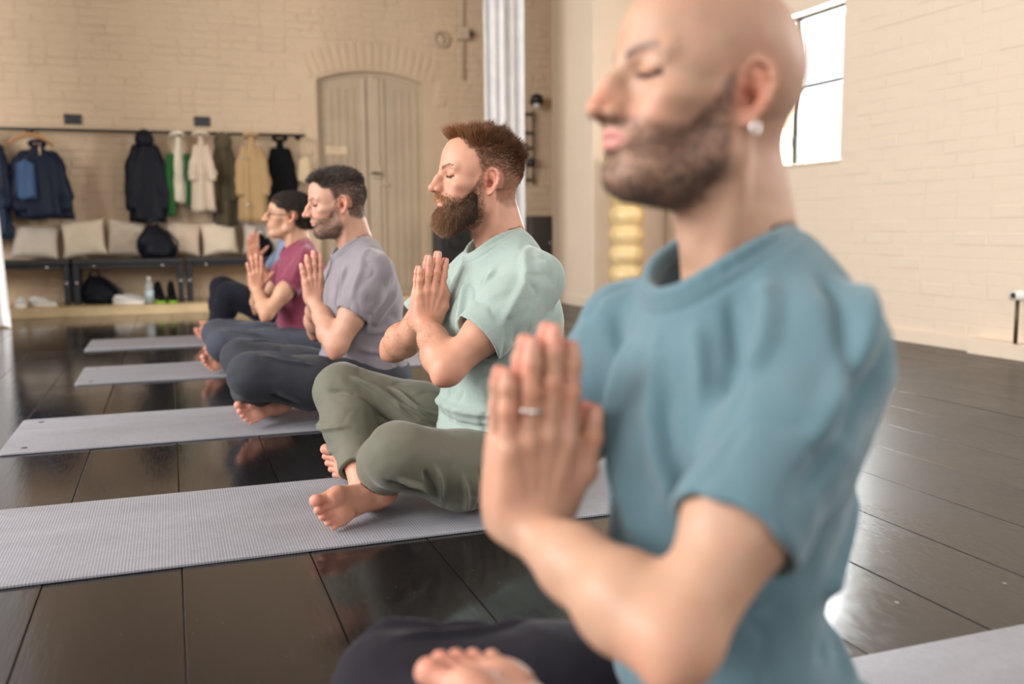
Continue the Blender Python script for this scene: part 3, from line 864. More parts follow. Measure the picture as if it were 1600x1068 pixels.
    for s, w in ((1, 'L'), (-1, 'R')):
        S_, E_ = J['sh' + w], J['el' + w]
        fr = sc_.get('sleeve', 0.62); r1, r2 = sc_.get('sleeve_r', (0.066, 0.064))
        en = S_ * (1 - fr) + E_ * fr + np.array(sc_.get('sleeve_off', (0, 0, 0))) * (1, s, 1)
        u = unit(en - S_); nrm = unit(u + np.array(sc_.get('hem_tilt', (0, 0, 0))) * (1, s, 1))
        far = en + u * 0.09
        VS.group([seg(S_ + (0, -s * 0.012, 0), S_ * 0.5 + en * 0.5, r1, (r1 + r2) / 2 + 0.002), seg(S_ * 0.5 + en * 0.5, far, (r1 + r2) / 2 + 0.002, r2 * 1.02)], 0.02, sc_.get('sleeve_k', 0.035), ID, 'u', [(half(nrm, en, en, 0.3), 0.004)])
        VS.group([seg(en - u * 0.07, far, r2 - 0.010, r2 - 0.0055)], 0, 0.004, ID, 's', [(half(nrm, en + u * 0.01, en, 0.3), 0.0), (half(-nrm, en - u * 0.055, en, 0.3), 0.0)])
    # neckline
    cc, ra, rb, tilt = np.array(sc_['collar'][0]), sc_['collar'][1], sc_['collar'][2], sc_['collar'][3]
    Rt = rot('y', tilt); ring = [cc + Rt @ np.array((ra * math.cos(t), rb * math.sin(t), -0.009 * math.cos(2 * t))) for t in np.linspace(0, 2 * math.pi, 29)]
    up_ = Rt @ np.array((0, 0, 1.0))
    VS.group([eseg(cc - up_ * 0.060, cc - up_ * 0.010, (ra + 0.006, rb + 0.014), (ra + 0.004, rb + 0.004))], 0, 0.045, ID, 'u', [(half(up_, cc - up_ * 0.004, cc, 0.3), 0.006)])
    VS.op(half(up_, cc + up_ * 0.003, cc, 0.115), 0.010, ID, 'i')
    VS.op(eseg(cc - up_ * 0.035, cc + up_ * 0.10, (ra - 0.003, rb - 0.003), (ra + 0.002, rb + 0.002)), 0.002, ID, 's')
    VS.group([seg(a, b, 0.0078) for a, b in zip(ring, ring[1:])], 0.003, 0.004)
    ring2 = [cc + (p - cc) * 1.0 - up_ * 0.012 for p in ring]
    VS.group([seg(a, b, 0.0078) for a, b in zip(ring2, ring2[1:])], 0.003, 0.008)
    if 'hem' in sc_:
        hn, hp_ = sc_['hem']
        VS.op(half(hn, hp_, (0, 0, 0.2), 0.6), 0.006, ID, 'i')
    def tuck(VV, amount, near_collar=False):
        # skin under the cloth keeps clear of its deepest folds
        ij = np.clip(np.round((v - VV.lo) / VV.h).astype(int), 0, VV.n - 1); f = VV.a[ij[:, 0], ij[:, 1], ij[:, 2]]
        ins_ = ((v > VV.lo) & (v < VV.lo + VV.h * (VV.n - 1))).all(1)
        m_ = sstep(0.003, -0.006, f)
        if near_collar: m_ = np.maximum(m_, sstep(0.010, 0.001, f) * (np.linalg.norm(v - cc, axis=1) < 0.15) * 0.6)
        v[:] = v - n * (amount * m_ * ins_)[:, None]
    tuck(VS, 0.026)
    sv, sq = VS.mesh(); del VS
    sv = smooth_mesh(sv, sq, 2)
    sn = vnormals(sv, sq)
    sv = sv + sn * (sc_.get('wr', 0.0022) * vnoise(sv * np.array((14, 14, 9.0)), 5) + 0.0012 * vnoise(sv * np.array((38, 38, 22.0)), 9))[:, None] * sstep(0.085, 0.12, np.linalg.norm(sv - cc, axis=1))[:, None]
    rd, _ = pdist(sv, ring); sv = sv - sn * (0.0022 * np.exp(-((rd - 0.0235) / 0.0028) ** 2) * ((sv - cc) @ up_ < 0.01))[:, None]
    far_ = sstep(0.09, 0.14, np.linalg.norm(sv - cc, axis=1))
    q1 = vnoise(sv @ rot('x', 25).T * np.array((11, 11, 4.5)), 51) + 0.25 * vnoise(sv * 30, 52); q2 = vnoise(sv @ rot('y', -30).T * np.array((8, 8, 5.0)), 57)
    am = sc_.get('crease', 0.0036)
    sv = sv + sn * ((-am * np.exp(-(q1 / 0.12) ** 2) + am * 0.5 * np.exp(-(q2 / 0.25) ** 2)) * far_)[:, None]
    if sc_.get('folds'): sv = folds(sv, sn, [(p_, w_, h_ * sc_.get('fold_gain', 1.7)) for p_, w_, h_ in sc_['folds']])
    sv = smooth_mesh(sv, sq, 1)
    shirt = from_np('t_shirt', sv, sq, c['shirt_mat'], body)
    tag(shirt, c.get('shirt_label'))
    # ---------------- trousers
    tc = c['trousers']
    pts = np.array([J['knL'], J['knR'], J['anL'], J['anR'], (-0.2, 0.2, 0.0), (-0.2, -0.2, 0.0)])
    l0, h0 = pts.min(0) - 0.12, pts.max(0) + 0.12; l0[2] = 0.004
    VT = Vol(l0, h0, tc.get('h', hs))
    VT.group(torso_prims(tc['hips']), 0.04, 0)
    for s, w in ((1, 'L'), (-1, 'R')):
        t = tc[w]; kn, an = J['kn' + w], J['an' + w]
        hip = np.array((0.0, s * 0.10, t.get('hipz', 0.115)))
        kn_ = kn + np.array(t.get('koff', (0, 0, 0)))
        md = hip * 0.45 + kn_ * 0.55 + np.array(t.get('sag', (0, 0, -0.01)))
        limb(VT, [hip, md, kn_], t['thigh'], 0.035, 0.035)
        u = unit(an - kn); en = an - u * t.get('cuff', 0.05); far = en + u * 0.05
        r = t['shin']
        limb(VT, [kn_, kn_ * 0.55 + en * 0.45 + np.array(t.get('soff', (0, 0, 0))), en, far], [r[0], r[1], r[2], r[2]], 0.02, 0.03, [(half(u, en, en, 0.25), 0.004)])
        VT.group([seg(en - u * 0.04, far + u * 0.03, r[2] - 0.006, r[2] - 0.005)], 0, 0.003, ID, 's', [(half(-u, en - u * 0.03, en, 0.3), 0), (half(u, en + u * 0.02, en, 0.3), 0)])
    for p, k in tc.get('extra', ()): VT.op(p, k)
    VT.op(half((0, 0, -1), (0, 0, 0.009), (0.2, 0, 0.0), 0.9), 0.01, ID, 'i')
    tuck(VT, 0.010)
    body.data.vertices.foreach_set('co', np.ascontiguousarray(v, np.float32).ravel())
    tv, tq = VT.mesh(); del VT
    tv = smooth_mesh(tv, tq, 2); tn = vnormals(tv, tq)
    tv = tv + tn * (tc.get('wr', 0.0018) * vnoise(tv * 16, 15) + 0.0009 * vnoise(tv * 45, 19))[:, None]
    q1 = vnoise(tv * np.array((9, 9, 9.0)), 61) + 0.25 * vnoise(tv * 28, 62)
    tv = tv - tn * (tc.get('crease', 0.0013) * np.exp(-(q1 / 0.12) ** 2))[:, None]
    if tc.get('folds'): tv = folds(tv, tn, [(p_, w_ * 0.8, h_ * 2.1) for p_, w_, h_ in tc['folds']])
    tv = smooth_mesh(tv, tq, 1)
    tr = from_np('trousers', tv, tq, c['trouser_mat'], body)
    tag(tr, c.get('trouser_label'))
    return dict(body=body, H=H, v=v, n=n, hl=hl, q=q, J=J)

def grow_hair(P, name, mask, count, direction, length, r0, mat, tone, seed=1, bend_to=None, bend=0.6, jitter=0.22, label=None, cap=None):
    """strands rooted on the skin where mask(head coords) > 0; direction / length are functions of head coordinates"""
    rg = np.random.default_rng(seed)
    H, v, n, hl = P['H'], P['v'], P['n'], P['hl']
    near = np.flatnonzero(np.linalg.norm(hl - (0.02, 0, 0), axis=1) < 0.2)
    m = mask(hl[near]); w = np.clip(m, 0, 1); w = w / w.sum()
    k = near[rg.choice(len(near), count, p=w)]
    root = v[k] + rg.normal(0, 0.0009, (count, 3)) - n[k] * 0.0008
    hr = hl[k]; nh = n[k] @ H.R.T
    d = direction(hr, nh, rg) @ H.R; L = length(hr, rg)
    t = None if bend_to is None else bend_to(hr, nh, rg) @ H.R
    V, Q, per = strands(root, d, n[k], L, r0, bend, jitter, 5, seed, t)
    c = np.array(tone(hr, rg)); c = c * (1 + rg.normal(0, 0.16, (count, 1)))
    cc = np.repeat(c, per, 0)
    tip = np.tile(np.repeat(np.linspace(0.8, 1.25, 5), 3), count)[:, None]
    if cap is not None:
        cv, cq, ccol = cap
        Q = np.concatenate([Q, cq + len(V)]); V = np.concatenate([V, cv]); cc = np.concatenate([cc * tip, ccol])
    else: cc = cc * tip
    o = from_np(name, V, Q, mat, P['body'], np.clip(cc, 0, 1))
    tag(o, label)
    return o

# ------------------------------------------------------------------ the room: floor boards, brick walls, ceiling
RW, BW, LW, FW, CZ = 4.36, 9.75, -5.2, -4.2, 4.6     # right, back, left, front wall planes and the ceiling
rnd = random.Random(7)

fl = empty('floor'); tag(fl, kind='structure')
bm = bmesh.new(); bm_box(bm, ((LW + RW) / 2, (FW + BW) / 2, -0.06), (RW - LW, BW - FW, 0.06))
from_bm('subfloor', bm, M['black_plastic'], fl, False)
pitch, x0 = 0.2755, -0.0075
nb = 0
for i in range(-19, 17):
    xa = x0 + i * pitch; xb = xa + pitch
    if xb > RW + 0.1 or xa < LW: continue
    bm = bmesh.new(); w = min(xb, RW) - xa - 0.0022
    bm_box(bm, (0, 0, -0.0155), (w, BW - FW, 0.031), 0.0013, 2)
    o = from_bm('plank', bm, M['floor'], fl, False, ((xa + min(xb, RW)) / 2, (FW + BW) / 2, rnd.uniform(-0.0006, 0.0006)))
    o.rotation_euler = (0, rnd.uniform(-0.0012, 0.0012), 0)

bm = bmesh.new(); bm_box(bm, ((LW + RW) / 2, (FW + BW) / 2, CZ + 0.1), (RW - LW + 0.6, BW - FW + 0.6, 0.2))
tag(from_bm('ceiling', bm, M['wall_white'], None, False), kind='structure')

def slab_with_holes(name, axis, at, thick, u0, u1, z0, z1, holes, m):
    """a wall plane at x or y = at, extruded outwards by thick, with rectangular openings (ua, ub, za, zb)"""
    us = sorted({u0, u1, *[h[0] for h in holes], *[h[1] for h in holes]}); zs = sorted({z0, z1, *[h[2] for h in holes], *[h[3] for h in holes]})
    bm = bmesh.new(); cells = {}
    for i in range(len(us) - 1):
        for j in range(len(zs) - 1):
            uc, zc = (us[i] + us[i + 1]) / 2, (zs[j] + zs[j + 1]) / 2
            cells[i, j] = not any(h[0] < uc < h[1] and h[2] < zc < h[3] for h in holes)
    vv = {}
    def P(i, j, k):
        if (i, j, k) not in vv:
            a = at + (thick if k else 0)
            vv[i, j, k] = bm.verts.new((a, us[i], zs[j]) if axis == 'x' else (us[i], a, zs[j]))
        return vv[i, j, k]
    for (i, j), on in cells.items():
        if not on: continue
        for k in (0, 1): bm.faces.new([P(i, j, k), P(i + 1, j, k), P(i + 1, j + 1, k), P(i, j + 1, k)])
        for di, dj, e in ((-1, 0, ((0, 0), (0, 1))), (1, 0, ((1, 0), (1, 1))), (0, -1, ((0, 0), (1, 0))), (0, 1, ((0, 1), (1, 1)))):
            if not cells.get((i + di, j + dj), False):
                a, b = e; bm.faces.new([P(i + a[0], j + a[1], 0), P(i + b[0], j + b[1], 0), P(i + b[0], j + b[1], 1), P(i + a[0], j + a[1], 1)])
    return from_bm(name, bm, m, None, False)

WIN = (5.41, 6.40, 1.185, 2.26)
NEARWIN = [(0.0, 1.6, 1.2, 3.0)]
wr = slab_with_holes('wall_right', 'x', RW + 0.004, 0.36, FW, BW, 0, CZ, [WIN] + NEARWIN, M['wall_right']); tag(wr, kind='structure')
wb = slab_with_holes('wall_back', 'y', BW, 0.3, LW, RW, 0, CZ, [(1.46, 2.56, 0.0, 2.375)], M['wall']); tag(wb, kind='structure')
wl = slab_with_holes('wall_left', 'x', LW, -0.3, FW, BW, 0, CZ, [(-2.6, -0.6, 0.9, 3.8), (0.4, 2.4, 0.9, 3.8), (3.4, 5.4, 0.9, 3.8), (6.2, 7.6, 0.9, 3.8)], M['wall_white']); tag(wl, kind='structure')
wf = slab_with_holes('wall_front', 'y', FW, -0.3, LW, RW, 0, CZ, [(-4.4, -2.4, 0.9, 3.8), (-1.6, 0.6, 0.9, 3.8), (1.4, 3.6, 0.9, 3.8)], M['wall_white']); tag(wf, kind='structure')

# painted bricks: courses on the right wall, each brick an object as far as they can be told apart
def brick_bm(L, Hh, d, seed, cham=0.009):
    """a softly chamfered brick face, L long (x), Hh high (z), standing d proud towards -y; corners a little uneven"""
    r = random.Random(seed); bm = bmesh.new()
    c = [(-L / 2, -Hh / 2), (L / 2, -Hh / 2), (L / 2, Hh / 2), (-L / 2, Hh / 2)]
    back = [bm.verts.new((x, 0.004, z)) for x, z in c]
    j = lambda s: r.uniform(-s, s)
    mid = [bm.verts.new((x + j(.002), -d * 0.40, z + j(.002))) for x, z in c]
    fr = [bm.verts.new((x - math.copysign(cham, x) + j(.002), -d + j(.0008), z - math.copysign(cham, z) + j(.002))) for x, z in c]
    for i in range(4):
        k = (i + 1) % 4
        bm.faces.new((back[i], back[k], mid[k], mid[i])); bm.faces.new((mid[i], mid[k], fr[k], fr[i]))
    bm.faces.new(fr)
    return bm

def brick_mesh(L, Hh, d, seed):
    bm = brick_bm(L, Hh, d, seed); bmesh.ops.recalc_face_normals(bm, faces=bm.faces)
    me = bpy.data.meshes.new('brick'); bm.to_mesh(me); bm.free()
    me.materials.append(M['wall_right']); return me
BRICKS = [brick_mesh(0.2502, 0.0748, rnd.uniform(0.0010, 0.0024) if s < 10 else 0.0045, s) for s in range(12)]
HALVES = [brick_mesh(0.1242, 0.0748, rnd.uniform(0.0010, 0.0024), s + 50) for s in range(6)]
CO, LN = 0.0765, 0.252
spots = []
for r in range(int(CZ / CO)):
    z = (r + 0.5) * CO; y = FW + (0.126 if r % 2 else 0.0) + rnd.uniform(-0.01, 0.01)
    header = (r % 6 == 5)
    while y < 7.83:
        L = LN / 2 if header else LN
        yc = y + L / 2; y += L
        if any(h[0] - L * 0.5 < yc < h[1] + L * 0.5 and h[2] - 0.03 < z < h[3] + 0.03 for h in [WIN] + NEARWIN): continue
        spots.append((yc, z, header))
vis = sorted([s for s in spots if 3.6 < s[0] < 7.4 and s[1] < 2.75 and s[1] > 0.08], key=lambda s: math.hypot(s[0], s[1] - 0.7))
one = set(vis[:300]); me_j = bmesh.new()
for s in spots:
    hd = s[2]; src = rnd.choice(HALVES if hd else BRICKS); rz = math.pi / 2
    if s in one:
        o = link('brick', src, None, wr, (RW + 0.004 - rnd.uniform(0, 0.0015), s[0], s[1])); o.rotation_euler = (rnd.uniform(-.004, .004), rnd.uniform(-.003, .003), -math.pi / 2 + rnd.uniform(-.003, .003))
    else:
        if not (-0.5 < s[0]): continue
        t = bmesh.new(); t.from_mesh(src); t.transform(Matrix.Translation((RW + 0.004, s[0], s[1])) @ Matrix.Rotation(-math.pi / 2, 4, 'Z'))
        tm = bpy.data.meshes.new('t'); t.to_mesh(tm); t.free(); me_j.from_mesh(tm); bpy.data.meshes.remove(tm)
o = from_bm('brickwork', me_j, M['wall_right'], wr, False); tag(o, kind='stuff')

# back wall: rough, thickly painted courses (joined: too small and too coated to pick apart), and the flat arch over the door
DX0, DX1, DZS, DZT = 1.46, 2.56, 2.235, 2.335
def in_door(x, z, g=0.0): return DX0 - g < x < DX1 + g and z < 2.42
bmw = bmesh.new()
for r in range(int(4.5 / CO)):
    z = (r + 0.5) * CO + 0.02; x = -2.6 + (0.126 if r % 2 else 0) + rnd.uniform(-.02, .02)
    while x < RW:
        L = LN * (1 if rnd.random() > 0.25 else 0.5); xc = x + L / 2; x += L
        if in_door(xc, z, L * 0.5 + 0.02) or (1.25 < xc < 2.78 and 2.2 < z < 2.62): continue
        t = brick_bm(L - 0.006, CO - 0.005, rnd.uniform(0.003, 0.011), rnd.random(), 0.013)
        t.transform(Matrix.Translation((xc, BW, z)))
        tm = bpy.data.meshes.new('t'); t.to_mesh(tm); t.free(); bmw.from_mesh(tm); bpy.data.meshes.remove(tm)
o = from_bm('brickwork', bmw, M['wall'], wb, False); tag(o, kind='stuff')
acx, aR = (DX0 + DX1) / 2, 1.56
acz = DZT - aR
am = brick_mesh(0.068, 0.25, 0.009, 77); am.materials.clear(); am.materials.append(M['wall'])
na = 17
for i in range(na):
    a = math.radians(-22.5 + 45.0 * i / (na - 1))
    rr_ = aR + 0.155
    o = link('arch_brick', am, None, wb, (acx + rr_ * math.sin(a), BW - 0.001, acz + rr_ * math.cos(a))); o.rotation_euler = (0, a, 0)

# the pier standing out of the right wall, and skirting boards
bm = bmesh.new(); bm_box(bm, ((3.62 + RW) / 2, (7.83 + 8.80) / 2, CZ / 2), (RW - 3.62, 0.97, CZ), 0.012, 2)
tag(from_bm('wall_pier', bm, M['wall_right'], None, False), kind='structure')
bm = bmesh.new(); bm_box(bm, ((3.61 + RW) / 2, (7.82 + 8.81) / 2, 0.05), (RW - 3.61 + 0.01, 0.99, 0.10), 0.004)
tag(from_bm('baseboard_pier', bm, M['wall_right'], None, False), kind='structure')
bm = bmesh.new(); bm_box(bm, (RW - 0.009, (4.145 + 7.83) / 2, 0.040), (0.020, 7.83 - 4.145, 0.080), 0.004)
tag(from_bm('baseboard_right', bm, M['wall_right'], None, False), kind='structure')
bm = bmesh.new(); bm_box(bm, (RW - 0.045, (FW + 4.145) / 2, 0.045), (0.095, 4.145 - FW, 0.092), 0.006)
tag(from_bm('baseboard_near', bm, M['wall_right'], None, False), kind='structure')

# ------------------------------------------------------------------ the steel window in the right wall
glass, nt, b = new_mat('window_glass')
tr = nd(nt, 'ShaderNodeBsdfTransparent'); tr.inputs[0].default_value = (0.97, 0.985, 0.98, 1); gl = nd(nt, 'ShaderNodeBsdfGlossy'); gl.inputs['Roughness'].default_value = 0.02
mx = nd(nt, 'ShaderNodeMixShader'); mx.inputs[0].default_value = 0.06
nt.links.new(tr.outputs[0], mx.inputs[1]); nt.links.new(gl.outputs[0], mx.inputs[2])
nt.links.new(mx.outputs[0], nt.nodes['Material Output'].inputs[0])
win = empty('window_1', (RW, (WIN[0] + WIN[1]) / 2, WIN[2])); tag(win, kind='structure')
def wpart(name, y0, y1, z0, z1, dx=0.10, th=0.03, m='frame'):
    bm = bmesh.new(); bm_box(bm, (dx, (y0 + y1) / 2 - (WIN[0] + WIN[1]) / 2, (z0 + z1) / 2 - WIN[2]), (th, y1 - y0, z1 - z0), 0.003)
    return from_bm(name, bm, M[m] if isinstance(m, str) else m, win, False)
ym, zm = 6.03, 1.745
wpart('frame_bar', WIN[0], WIN[0] + 0.018, WIN[2], WIN[3]); wpart('frame_bar', WIN[1] - 0.022, WIN[1], WIN[2], WIN[3])
wpart('frame_bar', WIN[0], WIN[1], WIN[3] - 0.035, WIN[3]); wpart('frame_bar', WIN[0], WIN[1], WIN[2], WIN[2] + 0.014)
wpart('mullion', ym - 0.028, ym + 0.028, WIN[2], WIN[3]); wpart('glazing_bar', WIN[0], WIN[1], zm - 0.016, zm + 0.016)
for ya, yb in ((WIN[0] + .018, ym - .014), (ym + .014, WIN[1] - .022)):
    for za, zb in ((WIN[2] + .014, zm - .007), (zm + .007, WIN[3] - .035)):
        wpart('pane', ya, yb, za, zb, 0.10, 0.004, glass)
wpart('sill', WIN[0] - 0.01, WIN[1] + 0.01, WIN[2] - 0.02, WIN[2] + 0.002, 0.045, 0.11, 'wall_right')
bm = bmesh.new(); bm_cyl(bm, (0.082, ym - 5.905, 0.21), (0.07, ym - 5.905, 0.21), 0.012, n=10); bm_box(bm, (0.066, ym - 5.905, 0.18), (0.012, 0.016, 0.08), 0.004)
from_bm('handle', bm, M['frame'], win)

# ------------------------------------------------------------------ arched double door in the back wall
DB = BW + 0.10
dr = empty('door_1', (acx, BW, 0.08)); tag(dr, kind='structure')
def arch_outline(x0, x1, zs, zt, n=16):
    R = ((x1 - x0) ** 2 / 4 + (zt - zs) ** 2) / (2 * (zt - zs)); zc = zt - R; xc = (x0 + x1) / 2
    a = math.asin((x1 - x0) / 2 / R)
    return [(xc + R * math.sin(a - 2 * a * i / n), zc + R * math.cos(a - 2 * a * i / n)) for i in range(n + 1)]
def prism(name, pts, y0, y1, m, parent, off=(acx, BW, 0.08)):
    bm = bmesh.new()
    A = [bm.verts.new((x - off[0], y0 - off[1], z - off[2])) for x, z in pts]; B = [bm.verts.new((x - off[0], y1 - off[1], z - off[2])) for x, z in pts]
    bm.faces.new(A); bm.faces.new(B[::-1])
    for i in range(len(pts)): k = (i + 1) % len(pts); bm.faces.new((A[i], B[i], B[k], A[k]))
    return from_bm(name, bm, m, parent, False)
top = arch_outline(DX0, DX1, DZS, DZT)
topi = arch_outline(DX0 + 0.035, DX1 - 0.035, DZS - 0.02, DZT - 0.035)
spand = prism('spandrel', [(DX0, DZT + 0.04)] + top[::-1] + [(DX1, DZT + 0.04)], BW, BW + 0.3, M['wall'], wb, (0, 0, 0))
# surround ring
prism('surround', [(DX1, 0.08)] + top + [(DX0, 0.08), (DX0 + 0.035, 0.08)] + topi[::-1] + [(DX1 - 0.035, 0.08)], DB - 0.03, DB + 0.01, M['door_trim'], dr)
mid = 2.03
lp = [p for p in topi if p[0] <= mid - 0.004]; rp = [p for p in topi if p[0] >= mid + 0.004]
zt_m = DZT - 0.036
leafL = prism('door_leaf', [(mid - 0.004, 0.085), (mid - 0.004, zt_m)] + lp + [(DX0 + 0.035, 0.085)], DB - 0.018, DB, M['door'], dr)
leafR = prism('door_leaf', [(DX1 - 0.035, 0.085)] + rp + [(mid + 0.004, zt_m), (mid + 0.004, 0.085)], DB - 0.018, DB, M['door'], dr)
def dbox(name, x, z, sx, sz, y, sy, m, parent=None, bev=0.004):
    bm = bmesh.new(); bm_box(bm, (x - acx, y - BW, z - 0.08), (sx, sy, sz), bev); return from_bm(name, bm, M[m], parent or dr, False)
dbox('meeting_strip', mid - 0.085, 1.19, 0.05, 2.18, DB - 0.03, 0.028, 'door_trim', None, 0.008)
dbox('meeting_strip', mid + 0.115, 1.19, 0.035, 2.16, DB - 0.026, 0.02, 'door_trim', None, 0.006)
dbox('batten', mid + 0.02, 1.19, 0.12, 2.18, DB - 0.023, 0.014, 'door_trim')
for xx in (1.545, 1.62, 1.70, 1.78, 1.86):
    dbox('board', xx + 0.04, 1.14, 0.072, 2.06, DB - 0.021, 0.010, 'door', leafL, 0.004)
for xx in (2.20, 2.28, 2.36, 2.44):
    dbox('board', xx + 0.04, 1.14, 0.072, 2.06, DB - 0.021, 0.010, 'door', leafR, 0.004)
dbox('threshold', acx, 0.042, 1.10, 0.086, DB + 0.03, 0.16, 'door_trim')
dbox('lock_case', mid + 0.04, 1.33, 0.10, 0.13, DB - 0.036, 0.03, 'door_trim')
bm = bmesh.new(); bm_cyl(bm, (2.02 - acx, 0.05, 1.315 - 0.08), (2.02 - acx, 0.015, 1.315 - 0.08), 0.012, n=12); bm_tube(bm, [(2.02 - acx, 0.015, 1.235), (2.06 - acx, 0.01, 1.235), (2.11 - acx, 0.012, 1.225)], 0.009, 8)
from_bm('handle', bm, M['black_metal'], dr)
dbox('bolt_bar', mid + 0.115, 1.20, 0.11, 0.022, DB - 0.042, 0.018, 'door_trim')
dbox('name_plate', 1.655, 1.54, 0.235, 0.085, DB - 0.030, 0.008, 'plate')

# ------------------------------------------------------------------ timber step along the back wall
st = empty('platform_step', (0.2, 9.33, 0)); tag(st, 'low pale timber step running along the back wall under the benches', 'platform')
for i in range(4):
    bm = bmesh.new(); bm_box(bm, (0.31, -0.30 + i * 0.198, 0.072), (7.6, 0.194, 0.018), 0.003); from_bm('plank', bm, M['wood_pale'], st, False)
bm = bmesh.new(); bm_box(bm, (0.31, -0.385, 0.0325), (7.6, 0.022, 0.063), 0.002); from_bm('front_board', bm, M['wood_pale'], st, False)

# ------------------------------------------------------------------ benches
def bench(x0, x1, label, z0=0.081, zt=0.487):
    cx = (x0 + x1) / 2; W = x1 - x0
    t = empty('bench', (cx, 9.43, z0)); tag(t, label, 'bench', 'black benches along the back wall')
    bm = bmesh.new(); bm_box(bm, (0, 0, zt - z0 - 0.022), (W, 0.42, 0.044), 0.012, 3); from_bm('seat', bm, M['black_plastic'], t, False)
    bm = bmesh.new(); bm_box(bm, (0, -0.17, zt - z0 - 0.062), (W - 0.12, 0.03, 0.035), 0.003); from_bm('apron', bm, M['black_metal'], t, False)
    bm = bmesh.new(); bm_box(bm, (0, 0.17, zt - z0 - 0.062), (W - 0.12, 0.03, 0.035), 0.003); from_bm('apron', bm, M['black_metal'], t, False)
    for sx in (-1, 1):
        for sy in (-1, 1):
            bm = bmesh.new(); bm_box(bm, (sx * (W / 2 - 0.03), sy * 0.17, (zt - z0 - 0.044) / 2), (0.05, 0.05, zt - z0 - 0.044), 0.004)
            lg = from_bm('leg', bm, M['black_metal'], t, False)
            if sy < 0:
                bm = bmesh.new(); bm_cyl(bm, (sx * (W / 2 - 0.03), -0.194, 0.20), (sx * (W / 2 - 0.03), -0.203, 0.20), 0.013, n=10); from_bm('bolt', bm, M['steel'], lg)
        bm = bmesh.new(); bm_cyl(bm, (sx * (W / 2 - 0.18), -0.184, zt - z0 - 0.062), (sx * (W / 2 - 0.18), -0.193, zt - z0 - 0.062), 0.012, n=10); from_bm('bolt', bm, M['steel'], t)
    return t
bench(-2.05, -0.845, 'black bench nearest the pale curtain, with white sneakers beneath it')
bench(-0.825, 0.115, 'black bench with the bottle and boots beneath it')
bench(0.135, 1.25, 'black bench nearest the arched door, a small black bag on it')

# ------------------------------------------------------------------ pillows
def pillow(x, y, z, w, hgt, d, m, label, tilt=-18, roll=0, fur=0.0, seed=0):
    n = 22; r = np.random.default_rng(seed)
    u = np.linspace(-1, 1, n); U, W = np.meshgrid(u, u, indexing='ij')
    e = (1 - U ** 2) * (1 - W ** 2)
    ed = 1 - 0.10 * (1 - U ** 2) * 0
    px = U * w / 2 * (1 - 0.10 * (1 - W ** 2) * (np.abs(U) > 0.0) * U ** 2) ; pz = W * hgt / 2 * (1 - 0.10 * (1 - U ** 2) * W ** 2)
    th = d / 2 * np.power(np.clip(e, 0, 1), 0.42)
    P = []
    for s in (-1, 1):
        p = np.stack([px, s * th, pz], -1).reshape(-1, 3)
        nz = vnoise(p * 14, seed) * 0.010 + vnoise(p * 55, seed + 2) * (0.003 + fur)
        p[:, 1] += s * nz * np.clip(e.reshape(-1) * 3, 0, 1); P.append(p)
    i = np.arange(n * n).reshape(n, n); f = np.stack([i[:-1, :-1], i[1:, :-1], i[1:, 1:], i[:-1, 1:]], -1).reshape(-1, 4)
    V = np.concatenate(P); Q = np.concatenate([f, f[:, ::-1] + n * n])
    R = rot('y', roll) @ rot('x', tilt)
    V = V @ R.T; V[:, 2] += -V[:, 2].min()
    o = from_np('pillow', V, Q, m); bm = bmesh.new(); bm.from_mesh(o.data); bmesh.ops.remove_doubles(bm, verts=bm.verts, dist=1e-5); bmesh.ops.recalc_face_normals(bm, faces=bm.faces); bm.to_mesh(o.data); bm.free()
    o.location = (x, y, z); tag(o, label, 'pillow', 'pillows on the benches')
    return o
M['cream'] = fabric('cream_boucle', (0.66, 0.55, 0.42), weave=220, bmp=0.6); M['greige'] = fabric('greige_linen', (0.50, 0.43, 0.36), weave=300)
M['beige'] = fabric('beige_linen', (0.60, 0.47, 0.36), weave=300); M['nubby'] = fabric('nubby_beige', (0.62, 0.51, 0.41), weave=120, bmp=0.8)
pillow(-1.14, 9.56, 0.488, 0.40, 0.33, 0.15, M['greige'], 'greige pillow slumped behind the hanging blue jackets', -30, 3, 0, 1)
pillow(-0.735, 9.55, 0.488, 0.38, 0.36, 0.16, M['cream'], 'smooth cream pillow overhanging the gap between two benches', -20, -5, 0, 2)
pillow(-0.375, 9.56, 0.488, 0.33, 0.36, 0.15, M['nubby'], 'nubby beige pillow beside the black backpack', -14, 4, 0.003, 3)
pillow(0.12, 9.56, 0.488, 0.34, 0.34, 0.15, M['beige'], 'pinkish beige pillow under the white and green jacket', -22, 6, 0, 4)
pillow(0.46, 9.55, 0.488, 0.34, 0.34, 0.15, M['cream'], 'light cream pillow under the olive coat', -20, -4, 0, 5)
pillow(0.88, 9.56, 0.488, 0.42, 0.33, 0.16, M['greige'], 'grey-beige pillow nearest the door, behind the small black bag', -22, 3, 0, 6)

# ------------------------------------------------------------------ coat rail with everything that hangs from it
RZ, RY = 1.652, 9.60
rl = empty('coat_rail', (-0.6, RY, RZ)); tag(rl, 'long dark metal coat rail fixed across the brick wall', 'coat rail')
bm = bmesh.new(); bm_cyl(bm, (-2.2, 0, 0), (1.92, 0, 0.008), 0.0145, n=12); from_bm('rod', bm, M['black_metal'], rl)
for xx in (-2.0, -0.55, 0.75, 1.86):
    bm = bmesh.new(); bm_cyl(bm, (xx, 0, 0.004), (xx, BW - RY, 0.004), 0.010, n=8); bm_cyl(bm, (xx, BW - RY - 0.012, 0.004), (xx, BW - RY - 0.002, 0.004), 0.03, n=12); from_bm('bracket', bm, M['black_metal'], rl)

